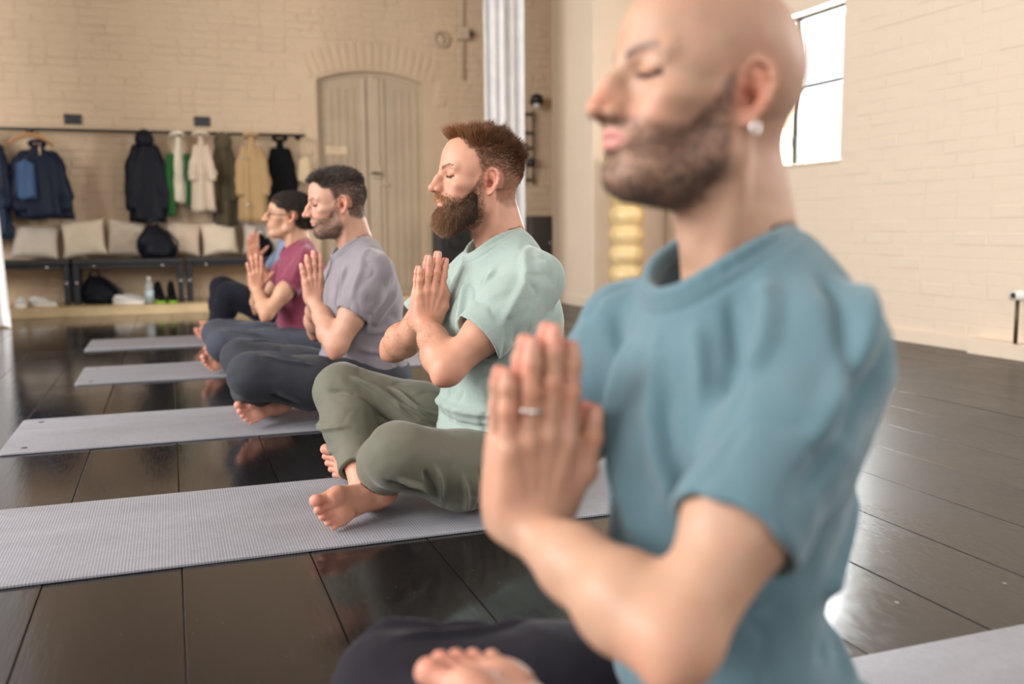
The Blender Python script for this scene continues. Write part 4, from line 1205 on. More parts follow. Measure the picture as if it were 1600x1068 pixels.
def loft(rings, m=24, cap=True):
    """surface through closed rings, each an (m,3) array"""
    V = np.concatenate(rings); n = len(rings); q = []
    for i in range(n - 1):
        a = np.arange(m) + i * m; b = np.roll(np.arange(m), -1) + i * m
        q.append(np.stack([a, b, b + m, a + m], 1))
    Q = np.concatenate(q)
    if cap:
        V = np.concatenate([V, rings[0].mean(0)[None], rings[-1].mean(0)[None]]); k = np.arange(m); l = np.roll(k, -1); c0, c1 = n * m, n * m + 1
        Q = np.concatenate([Q, np.stack([l, k, np.full(m, c0), np.full(m, c0)], 1)[:, :4], np.stack([k + (n - 1) * m, l + (n - 1) * m, np.full(m, c1), np.full(m, c1)], 1)])
    return V, Q

def mesh_vq(name, V, Q, m, parent):
    tri = Q[:, 2] == Q[:, 3]
    me = bpy.data.meshes.new(name); me.from_pydata(V.tolist(), [], [tuple(r[:3]) if t else tuple(r) for r, t in zip(Q.tolist(), tri)])
    me.polygons.foreach_set('use_smooth', np.ones(len(me.polygons), bool))
    return link(name, me, m, parent)

def drape(w0, w1, d0, d1, z0, z1, seed, pleat=0.02, nr=18, m=40, sh=0.16, xs=0.0, pf=5.0, puff=0.0):
    """a hanging body of cloth from z0 (top) down to z1: shoulders slope over the first sh metres, pleats deepen downwards"""
    r = np.random.default_rng(seed); ph = r.uniform(0, 6, 4); R = []
    for t in np.linspace(0, 1, nr):
        z = z0 + (z1 - z0) * t; s = sstep(0, sh, np.array([(z0 - z)]))[0]
        w = (w0 * 0.30 * (1 - s) + s * (w0 + (w1 - w0) * t)); d = d0 + (d1 - d0) * t
        a = np.linspace(0, 2 * math.pi, m, endpoint=False)
        pl = pleat * t * (np.sin(a * pf + ph[0] + 1.2 * t) + 0.5 * np.sin(a * (pf * 2 - 1) + ph[1] - 2 * t))
        rad = 1 + pl / (d * 0.5)
        pz = puff * abs(math.sin(t * math.pi * 9)) if puff else 0
        x = (w / 2 + pz) * np.sign(np.cos(a)) * np.abs(np.cos(a)) ** 0.75 + pl * 0.5 + xs * t
        y = (d / 2 + pz) * np.sin(a) * rad
        R.append(np.stack([x, y, np.full(m, z) - 0.03 * (1 - s) * np.abs(np.cos(a)) + 0.012 * np.sin(a * 3 + ph[2]) * t], 1))
    return loft(R, m)

def sleeve(p, r, seed, puff=0.0, m=14):
    r_ = np.random.default_rng(seed); P = np.array(p, float)
    # resample
    T = np.linspace(0, len(P) - 1, 14); pts = np.stack([np.interp(T, np.arange(len(P)), P[:, c]) for c in range(3)], 1)
    rad = np.interp(T, np.arange(len(P)), r); R = []
    for i, (q, ra) in enumerate(zip(pts, rad)):
        a = np.linspace(0, 2 * math.pi, m, endpoint=False); rr = ra * (1 + 0.10 * np.sin(3 * a + i * 0.9) + 0.06 * np.sin(i * 1.7)) + puff * (i % 2)
        R.append(np.stack([q[0] + rr * np.cos(a), q[1] + rr * 0.8 * np.sin(a), np.full(m, q[2])], 1))
    return loft(R, m)

def garment(name, x, label, cat, m, w0, w1, length, seed, d=0.16, sl=0.58, m2=None, collar=None, hood=False, puff=0.0, xs=0.0, pleat=0.022, buttons=(), dy=-0.06, top=-0.03, sw=0.055, sh=0.30, grp='coats hanging on the rail'):
    t = empty(name, (x, RY + dy, RZ)); tag(t, label, cat, grp)
    V, Q = drape(w0, w1, d * 0.7, d, top, top - length, seed, pleat, xs=xs, puff=puff, sh=sh); mesh_vq('body', V, Q, m, t)
    for s in (-1, 1):
        if sl > 0:
            k_ = max(0.10, sh * 0.55)
            V, Q = sleeve([(s * w0 * 0.26, -0.01, top - k_ * 0.55), (s * w0 * 0.42, -0.025, top - k_ * 1.5), (s * (w0 * 0.25 + w1 * 0.22) + xs * 0.4, -0.045, top - 0.6 * sl - 0.1), (s * (w0 * 0.2 + w1 * 0.24) + xs * 0.6, -0.05, top - sl)], [sw * 0.7, sw, sw, sw * 0.8], seed + s + 3, puff)
            mesh_vq('sleeve', V, Q, m2 or m, t)
    # collar or hood, and the loop it hangs by
    bm = bmesh.new()
    if hood:
        bmesh.ops.create_uvsphere(bm, u_segments=16, v_segments=10, radius=1.0); bmesh.ops.scale(bm, vec=(0.085, 0.075, 0.10), verts=bm.verts); bmesh.ops.translate(bm, vec=(0, -0.02, top - 0.045), verts=bm.verts)
        from_bm('hood', bm, m, t)
    else:
        bm_tube(bm, [(0.062 * math.cos(a), -0.01 + 0.05 * math.sin(a), top + 0.004 - 0.02 * math.sin(a)) for a in np.linspace(0, 2 * math.pi, 18, endpoint=False)], 0.017, 8, True)
        from_bm('collar', bm, collar or m, t)
    bm = bmesh.new(); bm_tube(bm, [(0.0, -dy, 0.016), (0.012, -dy - 0.018, 0.006), (0.004, -dy - 0.014, -0.012), (0.0, -0.01, top - 0.012)], 0.0035, 6); from_bm('loop', bm, M['black_plastic'], t)
    for bx, bz, br in buttons:
        bm = bmesh.new(); bm_cyl(bm, (bx, -d / 2 - 0.022, bz), (bx, -d / 2 - 0.036, bz), br, n=12); from_bm('button', bm, M['steel'], t)
    return t
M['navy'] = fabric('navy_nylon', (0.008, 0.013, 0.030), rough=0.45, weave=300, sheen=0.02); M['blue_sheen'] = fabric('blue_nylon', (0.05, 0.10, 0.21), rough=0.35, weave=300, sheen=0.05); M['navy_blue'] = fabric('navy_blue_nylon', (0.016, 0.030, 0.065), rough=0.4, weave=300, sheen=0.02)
M['ink'] = fabric('ink_nylon', (0.006, 0.007, 0.013), rough=0.5, weave=300, sheen=0.02); M['black_cloth'] = fabric('black_cloth', (0.003, 0.003, 0.004), weave=300, sheen=0.02)
M['ivory'] = fabric('ivory_fleece', (0.72, 0.63, 0.50)); M['green'] = fabric('green_fleece', (0.02, 0.10, 0.026)); M['oat'] = fabric('oat_linen', (0.58, 0.46, 0.35))
M['olive'] = fabric('olive_canvas', (0.085, 0.066, 0.036)); M['tan'] = fabric('tan_canvas', (0.40, 0.255, 0.125)); M['tote'] = fabric('tote_canvas', (0.58, 0.44, 0.28))
def hanger(x, dy, label):
    t = empty('coat_hanger', (x, RY + dy, RZ)); tag(t, label, 'hanger')
    bm = bmesh.new(); bm_tube(bm, [(-0.19, 0, -0.145), (-0.11, 0, -0.085), (-0.03, 0, -0.052), (0.03, 0, -0.052), (0.11, 0, -0.085), (0.19, 0, -0.145)], [0.012, 0.017, 0.020, 0.020, 0.017, 0.012], 8); from_bm('arms', bm, M['wood_hanger'], t)
    bm = bmesh.new(); bm_tube(bm, [(0, 0, -0.05), (0, 0, -0.01), (0, -dy - 0.018, 0.006), (0, -dy, 0.019), (0, -dy + 0.016, 0.008)], 0.003, 6); from_bm('hook', bm, M['steel'], t)
hanger(-1.13, -0.05, 'wooden hanger holding the navy puffer jacket')
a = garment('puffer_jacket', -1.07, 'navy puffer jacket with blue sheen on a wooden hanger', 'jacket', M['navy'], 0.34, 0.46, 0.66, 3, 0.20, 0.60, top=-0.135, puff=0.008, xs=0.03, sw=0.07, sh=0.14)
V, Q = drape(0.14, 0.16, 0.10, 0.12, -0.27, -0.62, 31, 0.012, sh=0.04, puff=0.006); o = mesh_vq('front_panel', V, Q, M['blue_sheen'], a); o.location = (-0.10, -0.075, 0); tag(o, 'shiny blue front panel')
bm = bmesh.new(); bm_box(bm, (0.03, -0.125, -0.20), (0.016, 0.008, 0.075), 0.003); o = from_bm('zip_pull', bm, M['wood_pale'], a)
garment('puffer_jacket', -1.47, 'blue quilted puffer jacket behind the white curtain edge', 'jacket', M['navy_blue'], 0.24, 0.28, 0.92, 4, 0.20, 0.66, m2=M['navy'], puff=0.010, sw=0.06, top=-0.05)
garment('jacket', -0.17, 'ink-black hooded jacket hanging alone above the backpack', 'jacket', M['ink'], 0.26, 0.33, 0.80, 5, 0.20, 0.70, hood=True, sw=0.062)
g = garment('jacket', 0.125, 'ivory fleece jacket with green side panels and sleeves', 'jacket', M['ivory'], 0.17, 0.17, 0.62, 6, 0.14, 0.0, dy=-0.045)
for s in (-1, 1):
    V, Q = sleeve([(s * 0.075, -0.03, -0.20), (s * 0.098, -0.04, -0.45), (s * 0.088, -0.03, -0.68 - (0.1 if s < 0 else 0))], [0.042, 0.050, 0.046], 12 + s); mesh_vq('sleeve', V, Q, M['green'], g)
garment('shirt', 0.325, 'oatmeal linen shirt hanging beside the olive coat', 'shirt', M['oat'], 0.15, 0.22, 0.70, 7, 0.13, 0.42, sw=0.045, dy=-0.16)
garment('coat', 0.53, 'olive canvas coat, darkest of the earth-toned coats', 'coat', M['olive'], 0.17, 0.22, 0.84, 8, 0.15, 0.60, hood=True, sw=0.045, dy=-0.02)
garment('coat', 0.78, 'tan canvas coat with bright buttons', 'coat', M['tan'], 0.22, 0.27, 0.80, 9, 0.19, 0.56, buttons=((-0.09, -0.24, 0.014), (-0.06, -0.68, 0.014)), sw=0.055, dy=-0.16)
garment('coat', 1.065, 'plain black coat between the tan coat and the tote bag', 'coat', M['black_cloth'], 0.21, 0.25, 0.72, 10, 0.15, 0.58, sw=0.05, dy=-0.02)
t = empty('tote_bag', (1.30, RY - 0.05, RZ)); tag(t, 'small beige tote bag at the door end of the coat rail', 'bag')
V, Q = drape(0.10, 0.16, 0.05, 0.07, -0.18, -0.44, 11, 0.008, sh=0.05); mesh_vq('body', V, Q, M['tote'], t)
for yy in (-0.02, 0.02):
    bm = bmesh.new(); bm_tube(bm, [(-0.04, yy, -0.20), (-0.02, yy * 0.6, -0.08), (0, 0.05, 0.017), (0.02, yy * 0.6, -0.08), (0.04, yy, -0.20)], 0.006, 6); from_bm('strap', bm, M['tote'], t)

# small black number plates above the rail
for x, z, l in ((-0.78, 1.768, 'small black plaque above the rail, over the empty stretch beside the blue jackets'), (0.357, 1.782, 'small black plaque above the rail, over the oatmeal shirt')):
    t = empty('wall_plaque', (x, BW - 0.012, z)); tag(t, l, 'plaque')
    bm = bmesh.new(); bm_box(bm, (0, 0, 0), (0.150, 0.014, 0.092), 0.004); from_bm('plate', bm, M['black_plastic'], t, False)
    for sx in (-1, 1):
        bm = bmesh.new(); bm_cyl(bm, (sx * 0.062, -0.006, 0), (sx * 0.062, -0.011, 0), 0.006, n=10); from_bm('screw', bm, M['steel'], t)

# ------------------------------------------------------------------ bags, shoes and bottle
def blob_bag(name, x, y, z, w, d, hgt, m, label, seed, lean=0.0, straps=True):
    t = empty(name, (x, y, z)); tag(t, label, 'bag')
    R = []; n = 16; mm = 28
    for i, tt in enumerate(np.linspace(0, 1, n)):
        s = math.sin(math.pi * min(1, 0.18 + tt * 0.80)) ** 0.45 * (1 - 0.35 * tt ** 2); a = np.linspace(0, 2 * math.pi, mm, endpoint=False)
        nz = vnoise(np.stack([np.cos(a) * 2, np.sin(a) * 2, np.full(mm, tt * 3)], 1), seed) * 0.02
        R.append(np.stack([(w / 2 + nz) * s * np.sign(np.cos(a)) * np.abs(np.cos(a)) ** 0.7 + lean * tt, (d / 2 + nz) * s * np.sin(a), np.full(mm, hgt * tt) + 0.01 * np.sin(a * 2) * tt], 1))
    V, Q = loft(R, mm); mesh_vq('body', V, Q, m, t)
    if straps:
        bm = bmesh.new(); bm_tube(bm, [(-0.05 + lean, 0, hgt - 0.01), (-0.03 + lean, -0.01, hgt + 0.05), (0.03 + lean, -0.01, hgt + 0.05), (0.05 + lean, 0, hgt - 0.01)], 0.008, 8); from_bm('handle', bm, M['black_plastic'], t)
        bm = bmesh.new(); bm_tube(bm, [(w * 0.30 + lean, -d * 0.30, hgt * 0.85), (w * 0.48, -d * 0.5, hgt * 0.5), (w * 0.46, -d * 0.42, 0.05)], 0.012, 8); from_bm('strap', bm, M['black_plastic'], t)
        V, Q = drape(w * 0.55, w * 0.6, 0.05, 0.06, hgt * 0.55, 0.03, seed + 5, 0.004, sh=0.02, nr=8, m=20); o = mesh_vq('pocket', V, Q, m, t); o.location = (0, -d * 0.44, 0)
    return t
blob_bag('backpack', -0.10, 9.34, 0.488, 0.36, 0.20, 0.30, M['ink'], 'ink-black backpack sitting on the bench under the hooded jacket', 1, -0.03)
blob_bag('shoulder_bag', 0.82, 9.31, 0.488, 0.22, 0.16, 0.21, M['black_cloth'], 'small black bag on the bench nearest the door', 2)
blob_bag('duffel_bag', -0.60, 9.36, 0.081, 0.36, 0.26, 0.25, M['ink'], 'black bag lying under the middle bench on the step', 3, -0.05)

def shoe(name, x, y, z, rz, m, ms, label, grp, tall=0.0, L=0.27):
    ml = M['black_cloth'] if tall else ms
    t = empty(name, (x, y, z), rz); tag(t, label, 'shoe', grp)
    R = []; mm = 20
    for tt in np.linspace(0, 1, 14):
        hh = np.interp(tt, [0, 0.05, 0.25, 0.42, 0.62, 0.85, 1.0], [0.055, 0.085 + tall, 0.090 + tall, 0.075 + tall * 0.5, 0.058, 0.046, 0.028]); ww = np.interp(tt, [0, 0.08, 0.3, 0.65, 0.85, 1.0], [0.024, 0.034, 0.036, 0.047, 0.043, 0.018])
        a = np.linspace(0, 2 * math.pi, mm, endpoint=False)
        R.append(np.stack([np.full(mm, (tt - 0.4) * L), ww * np.cos(a), 0.022 + (hh - 0.022) * (0.5 + 0.5 * np.sin(a))], 1))
    V, Q = loft(R, mm); mesh_vq('upper', V, Q, m, t)
    R = []
    for zz, k in ((0.0, 0.96), (0.006, 1.05), (0.020, 1.06), (0.028, 1.0)):
        pts = []
        for a in np.linspace(0, 2 * math.pi, 24, endpoint=False):
            px = math.cos(a); w_ = np.interp((px + 1) / 2, [0, 0.3, 0.65, 1], [0.03, 0.036, 0.047, 0.03]); pts.append(((px * 0.5 + 0.1) * L * k, math.sin(a) * w_ * k, zz))
        R.append(np.array(pts))
    V, Q = loft(R, 24); mesh_vq('sole', V, Q, ms, t)
    bm = bmesh.new()
    for i in range(3): bm_tube(bm, [(0.02 + i * 0.022, -0.022, 0.070 + tall * 0.3 - i * 0.006), (0.028 + i * 0.022, 0, 0.080 + tall * 0.3 - i * 0.007), (0.02 + i * 0.022, 0.022, 0.070 + tall * 0.3 - i * 0.006)], 0.0035, 6)
    from_bm('laces', bm, ml, t)
shoe('sneaker', -1.245, 9.18, 0.081, -1.45, M['white_rubber'], M['white_paint'], 'white sneaker under the bench, the one nearer the white curtain', 'white sneakers under the first bench')
shoe('sneaker', -1.095, 9.24, 0.081, -0.6, M['white_rubber'], M['white_paint'], 'white sneaker under the bench, turned sideways beside its pair', 'white sneakers under the first bench')
shoe('sneaker', -0.395, 9.16, 0.081, -0.35, M['white_rubber'], M['white_paint'], 'pale sneaker next to the black bag on the step', 'pale sneakers beside the bottle')
shoe('sneaker', -0.325, 9.35, 0.081, -0.3, M['white_rubber'], M['white_paint'], 'pale sneaker behind its pair, near the bottle', 'pale sneakers beside the bottle')
shoe('boot', -0.105, 9.22, 0.081, -1.35, M['black_cloth'], M['neon'], 'black high-top with neon green sole beside the clear bottle', 'neon-soled high-tops', 0.11)
shoe('boot', 0.0, 9.22, 0.081, -1.5, M['black_cloth'], M['neon'], 'black high-top with neon green sole near the bench leg', 'neon-soled high-tops', 0.11)
clear, nt, b = new_mat('clear_plastic'); b.inputs['Base Color'].default_value = (0.80, 0.88, 0.90, 1); b.inputs['Roughness'].default_value = 0.12; b.inputs['Transmission Weight'].default_value = 0.75; b.inputs['IOR'].default_value = 1.3
t = empty('water_bottle', (-0.19, 9.20, 0.081)); tag(t, 'clear plastic water bottle standing under the middle bench', 'bottle')
bm = bmesh.new(); bm_lathe(bm, [(0.030, 0.0), (0.036, 0.006), (0.036, 0.06), (0.033, 0.075), (0.036, 0.09), (0.036, 0.14), (0.030, 0.175), (0.015, 0.205), (0.013, 0.222)], 24); from_bm('bottle_body', bm, clear, t)
bm = bmesh.new(); bm_lathe(bm, [(0.0165, 0.214), (0.0165, 0.238), (0.012, 0.241)], 18); from_bm('cap', bm, M['white_rubber'], t)
bm = bmesh.new(); bm_lathe(bm, [(0.0368, 0.045), (0.0368, 0.12)], 24); from_bm('label_band', bm, simple('pale_blue_label', (0.55, 0.66, 0.74), 0.5), t)

# ------------------------------------------------------------------ curtains
def curtain(x0, x1, y, z0, z1, n_f, amp, label, seed, flare=0.0, rz=0.0):
    t = empty('curtain', ((x0 + x1) / 2, y, z0), rz); tag(t, label, 'curtain')
    r = np.random.default_rng(seed); nx, nz = n_f * 14, 30; ph = r.uniform(-0.35, 0.35, n_f + 2)
    u = np.linspace(0, 1, nx); w = np.linspace(0, 1, nz); V = []
    for f in (0, 1):
        for j, b_ in enumerate(w):
            k = np.interp(u * n_f, np.arange(n_f + 2), ph)
            ang = (u * n_f + k * 0.5) * 2 * math.pi
            yy = amp * np.sin(ang) * (1 - 0.25 * b_) + 0.3 * amp * np.sin(ang * 0.37 + 2 * b_)
            xx = (u - 0.5) * (x1 - x0) + 0.30 * amp * np.sin(2 * ang + 0.6) + flare * (u - 0.2) * (1 - b_) ** 2
            V.append(np.stack([xx, yy + 0.004 * f, np.full(nx, b_ * (z1 - z0)) + 0.008 * np.sin(ang) * (1 - b_)], 1))
    V = np.concatenate(V); i = np.arange(nx * nz).reshape(nz, nx); q = np.stack([i[:-1, :-1], i[:-1, 1:], i[1:, 1:], i[1:, :-1]], -1).reshape(-1, 4); N = nx * nz
    e = lambda a: np.stack([a[:-1], a[1:], a[1:] + N, a[:-1] + N], 1)
    Q = np.concatenate([q, q[:, ::-1] + N, e(i[0]), e(i[-1]), e(i[:, 0]), e(i[:, -1])])
    from_np('cloth', V, Q, M['curtain'], t)
    bm = bmesh.new(); bm_cyl(bm, (-(x1 - x0) / 2 - 0.08, 0, z1 - z0 + 0.012), ((x1 - x0) / 2 + 0.08, 0, z1 - z0 + 0.012), 0.012, n=10); from_bm('track', bm, M['black_metal'], t)
    for s in (-1, 1):
        bm = bmesh.new(); bm_cyl(bm, (s * ((x1 - x0) / 2 + 0.05), 0, z1 - z0 + 0.02), (s * ((x1 - x0) / 2 + 0.05), 0, CZ - z0 + 0.02), 0.006, n=8); from_bm('hanger_rod', bm, M['black_metal'], t)
    return t
curtain(2.76, 3.14, 8.30, 0.012, 4.3, 4, 0.062, 'gathered white curtain hanging beside the arched door', 3)
curtain(-1.93, -1.245, 8.12, 0.012, 4.3, 7, 0.055, 'pale curtain at the near end of the coat rail, puddling on the floor', 4, 0.11)

# ------------------------------------------------------------------ turned wooden column, wall lamp, rack, pipework
t = empty('turned_column', (3.80, 7.52, 0)); tag(t, 'pale turned wooden column of stacked bulbs beside the pier', 'sculpture')
prof = [(0.17, 0.0), (0.175, 0.03), (0.12, 0.05)]
for k in range(7):
    zb = 0.06 + k * 0.172
    prof += [(0.128, zb), (0.150, zb + 0.03), (0.163, zb + 0.070), (0.163, zb + 0.100), (0.150, zb + 0.135), (0.130, zb + 0.160)]
prof += [(0.14, 1.27), (0.17, 1.285), (0.17, 1.315), (0.165, 1.32)]
bm = bmesh.new(); bm_lathe(bm, prof, 40); from_bm('bulb_stack', bm, M['totem'], t)
bm = bmesh.new(); bm_lathe(bm, [(0.19, 1.32), (0.195, 1.33), (0.195, 1.35), (0.19, 1.36)], 40); from_bm('top_disc', bm, M['totem'], t)

lx = 3.80
t = empty('wall_lamp', (lx, BW, 2.08)); tag(t, 'black wall lamp with bright shade beside the pier', 'lamp')
bm = bmesh.new(); bm_cyl(bm, (0, 0, 0.02), (0, -0.03, 0.02), 0.05, n=16); bm_tube(bm, [(0, -0.02, 0.02), (-0.01, -0.10, 0.06), (-0.02, -0.14, 0.05)], 0.010, 8); from_bm('bracket', bm, M['black_metal'], t)
bm = bmesh.new(); bm_lathe(bm, [(0.03, 0.10), (0.06, 0.08), (0.075, 0.0), (0.07, 0.0), (0.055, 0.07), (0.02, 0.09)], 20, (-0.02, -0.14, -0.02)); from_bm('lamp_shade', bm, M['black_metal'], t)
bm = bmesh.new(); bmesh.ops.create_uvsphere(bm, u_segments=14, v_segments=10, radius=0.036); bmesh.ops.translate(bm, vec=(-0.02, -0.14, -0.035), verts=bm.verts); from_bm('bulb', bm, M['white_rubber'], t)

t = empty('wall_rack', (3.70, BW, 1.20)); tag(t, 'narrow black ladder-like wall rack beside the curtain', 'rack')
for sx in (-0.07, 0.07):
    bm = bmesh.new(); bm_box(bm, (sx, -0.05, 0.40), (0.018, 0.02, 0.80), 0.003); from_bm('upright', bm, M['black_metal'], t, False)
for k, zz in enumerate((0.06, 0.22, 0.40, 0.56, 0.76)):
    bm = bmesh.new(); bm_box(bm, (0, -0.05, zz), (0.16, 0.018, 0.022), 0.003); from_bm('rung', bm, M['black_metal'], t, False)
for zz in (0.10, 0.70):
    bm = bmesh.new(); bm_box(bm, (0.07, -0.022, zz), (0.014, 0.042, 0.014), 0.002); from_bm('stand_off', bm, M['black_metal'], t, False)
bm = bmesh.new(); bm_lathe(bm, [(0.03, 0.0), (0.045, 0.02), (0.045, 0.07), (0.03, 0.09)], 16, (0.03, -0.085, 0.20)); o = from_bm('hand_weight', bm, M['black_plastic'], t)
t = empty('equipment_cabinet', (3.83, 9.52, 0.081)); tag(t, 'dark low cabinet in the shadowed corner behind the pier', 'cabinet')
bm = bmesh.new(); bm_box(bm, (0, 0, 0.41), (0.50, 0.40, 0.74), 0.006); from_bm('body', bm, simple('dark_umber_paint', (0.055, 0.045, 0.04), 0.5), t, False)
for s in (-1, 1):
    bm = bmesh.new(); bm_box(bm, (s * 0.122, -0.215, 0.42), (0.236, 0.018, 0.68), 0.004); d_ = from_bm('door', bm, simple('dark_umber_door', (0.065, 0.054, 0.048), 0.5), t, False)
    bm = bmesh.new(); bm_cyl(bm, (s * 0.03, -0.224, 0.50), (s * 0.03, -0.245, 0.50), 0.012, n=12); from_bm('knob', bm, M['steel'], d_)
for sx in (-1, 1):
    for sy in (-1, 1):
        bm = bmesh.new(); bm_box(bm, (sx * 0.22, sy * 0.18, 0.02), (0.04, 0.04, 0.045), 0.003); from_bm('leg', bm, M['black_metal'], t, False)
t = empty('speaker', (2.78, 9.52, 0.081)); tag(t, 'dark floor speaker standing between the door and the white curtain', 'speaker')
bm = bmesh.new(); bm_box(bm, (0, 0, 0.38), (0.34, 0.32, 0.72), 0.012, 2); from_bm('cabinet', bm, simple('charcoal_vinyl', (0.035, 0.035, 0.04), 0.5), t, False)
bm = bmesh.new(); bm_box(bm, (0, -0.166, 0.38), (0.30, 0.014, 0.66), 0.004); g_ = from_bm('grille', bm, M['black_plastic'], t, False)
for zz, r_ in ((0.22, 0.11), (0.52, 0.07)):
    bm = bmesh.new(); bm_tube(bm, [(r_ * math.cos(a), -0.176, zz + r_ * math.sin(a)) for a in np.linspace(0, 2 * math.pi, 24, endpoint=False)], 0.008, 6, True); from_bm('cone_ring', bm, M['black_metal'], t)
for sx in (-1, 1):
    bm = bmesh.new(); bm_box(bm, (sx * 0.13, 0, 0.012), (0.04, 0.26, 0.026), 0.003); from_bm('foot', bm, M['black_plastic'], t, False)

# old switch box, conduit and round vent high on the back wall
t = empty('conduit', (2.995, BW, 2.29)); tag(t, 'painted conduit with switch box high on the back wall', 'conduit')
bm = bmesh.new(); bm_cyl(bm, (0, -0.022, 0), (0, -0.022, 2.3), 0.016, n=10); from_bm('pipe', bm, M['door_trim'], t)
bm = bmesh.new(); bm_box(bm, (0.0, -0.04, 0.47), (0.12, 0.075, 0.13), 0.01, 2); from_bm('switch_box', bm, M['door_trim'], t, False)
bm = bmesh.new(); bm_cyl(bm, (0.062, -0.04, 0.47), (0.105, -0.04, 0.47), 0.03, n=12); from_bm('switch_knob', bm, M['olive'], t)
t = empty('round_vent', (2.765, BW, 2.69)); tag(t, 'round painted vent ring beside the conduit on the back wall', 'vent')
bm = bmesh.new(); bm_tube(bm, [(0.075 * math.cos(a), -0.02, 0.075 * math.sin(a)) for a in np.linspace(0, 2 * math.pi, 24, endpoint=False)], 0.018, 8, True); from_bm('ring', bm, M['door'], t)
bm = bmesh.new(); bm_cyl(bm, (0, -0.002, 0), (0, -0.016, 0), 0.066, n=20); from_bm('cover', bm, M['door_trim'], t)

# radiator valve with its pipe on the right wall
t = empty('radiator_valve', (4.25, 3.80, 0.095)); tag(t, 'white radiator valve on a dark pipe at the right wall', 'valve')
bm = bmesh.new(); bm_cyl(bm, (0, 0, 0), (0, 0, 0.25), 0.011, n=10); from_bm('pipe', bm, simple('dark_bronze', (0.09, 0.06, 0.03), 0.45, 0.4), t)
bm = bmesh.new(); bm_lathe(bm, [(0.012, -0.04), (0.03, -0.035), (0.032, 0.02), (0.028, 0.04), (0.02, 0.05)], 18); bmesh.ops.rotate(bm, cent=(0, 0, 0), matrix=Matrix.Rotation(math.radians(90), 3, 'X'), verts=bm.verts); bmesh.ops.translate(bm, vec=(0, 0, 0.262), verts=bm.verts); from_bm('valve_head', bm, M['white_paint'], t)
bm = bmesh.new(); bm_cyl(bm, (-0.028, 0.0, 0.262), (-0.036, 0.0, 0.262), 0.014, n=14); from_bm('valve_cap', bm, M['black_plastic'], t)
bm = bmesh.new(); bm_cyl(bm, (0, 0, 0.255), (0.07, 0, 0.255), 0.012, n=10); from_bm('elbow', bm, M['white_paint'], t)

# ------------------------------------------------------------------ yoga mats
def yoga_mat(x0, yc, label, L=1.83, W=0.61, holes=False, rz=0.0):
    t = empty('yoga_mat', (x0 + L / 2, yc, 0.0015), rz); tag(t, label, 'yoga mat', 'grey yoga mats in a row')
    nx, ny = 60, 14; th = 0.0055
    bm = bmesh.new()
    r = 0.018
    out = []
    for cx, cy, a0 in ((L / 2 - r, W / 2 - r, 0), (-L / 2 + r, W / 2 - r, 90), (-L / 2 + r, -W / 2 + r, 180), (L / 2 - r, -W / 2 + r, 270)):
        for k in range(5):
            a = math.radians(a0 + 22.5 * k); out.append((cx + r * math.cos(a), cy + r * math.sin(a)))
    lo_ = [bm.verts.new((x, y, 0)) for x, y in out]; m1 = [bm.verts.new((x * 1.0, y * 1.0, th * 0.8)) for x, y in out]
    hi_ = [bm.verts.new((x - math.copysign(0.001, x), y - math.copysign(0.001, y), th)) for x, y in out]
    for A, B in ((lo_, m1), (m1, hi_)):
        for i in range(len(out)): k = (i + 1) % len(out); bm.faces.new((A[i], A[k], B[k], B[i]))
    bm.faces.new(hi_); bm.faces.new(lo_[::-1])
    from_bm('foam', bm, M['mat'], t, False)
    if holes:
        for sy in (-1, 1):
            bm = bmesh.new(); bm_cyl(bm, (-L / 2 + 0.07, sy * (W / 2 - 0.075), th - 0.001), (-L / 2 + 0.07, sy * (W / 2 - 0.075), th + 0.0006), 0.011, n=14); from_bm('eyelet', bm, M['black_plastic'], t)
yoga_mat(-0.35, 0.925, 'grey mat nearest the camera, under the bald man in teal')
yoga_mat(-0.56, 2.42, 'grey ribbed mat under the bearded man in mint')
yoga_mat(-0.565, 3.73, 'grey mat with two eyelets under the man in grey-violet', holes=True)
yoga_mat(-0.46, 5.20, 'grey mat under the man in maroon', holes=True)
yoga_mat(-0.525, 6.61, 'farthest grey mat, under the person in dark trousers')

# ------------------------------------------------------------------ the five people, each cross-legged with palms together, facing along the row of mats
M['skin_fair'] = skin_mat('skin_fair')
M['hair'] = hair_mat('hair_strands')
M['trouser_olive'] = fabric('olive_trousers', (0.128, 0.124, 0.094), rough=0.65, weave=700, sheen=0.15)
M['trouser_charcoal'] = fabric('charcoal_trousers', (0.034, 0.036, 0.046), 0.15, weave=600, sheen=0.08)
M['trouser_slate'] = fabric('slate_trousers', (0.052, 0.057, 0.078), weave=600, sheen=0.08)
M['trouser_black'] = fabric('black_trousers', (0.008, 0.009, 0.016), weave=600, sheen=0.05)
M['trouser_plum'] = fabric('dark_plum_trousers', (0.014, 0.012, 0.018), weave=600, sheen=0.05)
M['shirt_teal'] = fabric('teal_cotton', (0.104, 0.178, 0.214), 0.15)
M['shirt_mint'] = fabric('mint_heather_cotton', (0.285, 0.350, 0.322), 0.35, hcol=(0.44, 0.54, 0.50))
M['shirt_grey'] = fabric('grey_violet_cotton', (0.225, 0.200, 0.225), 0.15)
M['shirt_maroon'] = fabric('maroon_cotton', (0.205, 0.040, 0.075), 0.15)
M['shirt_blue'] = fabric('pale_blue_cotton', (0.19, 0.24, 0.36), 0.1)

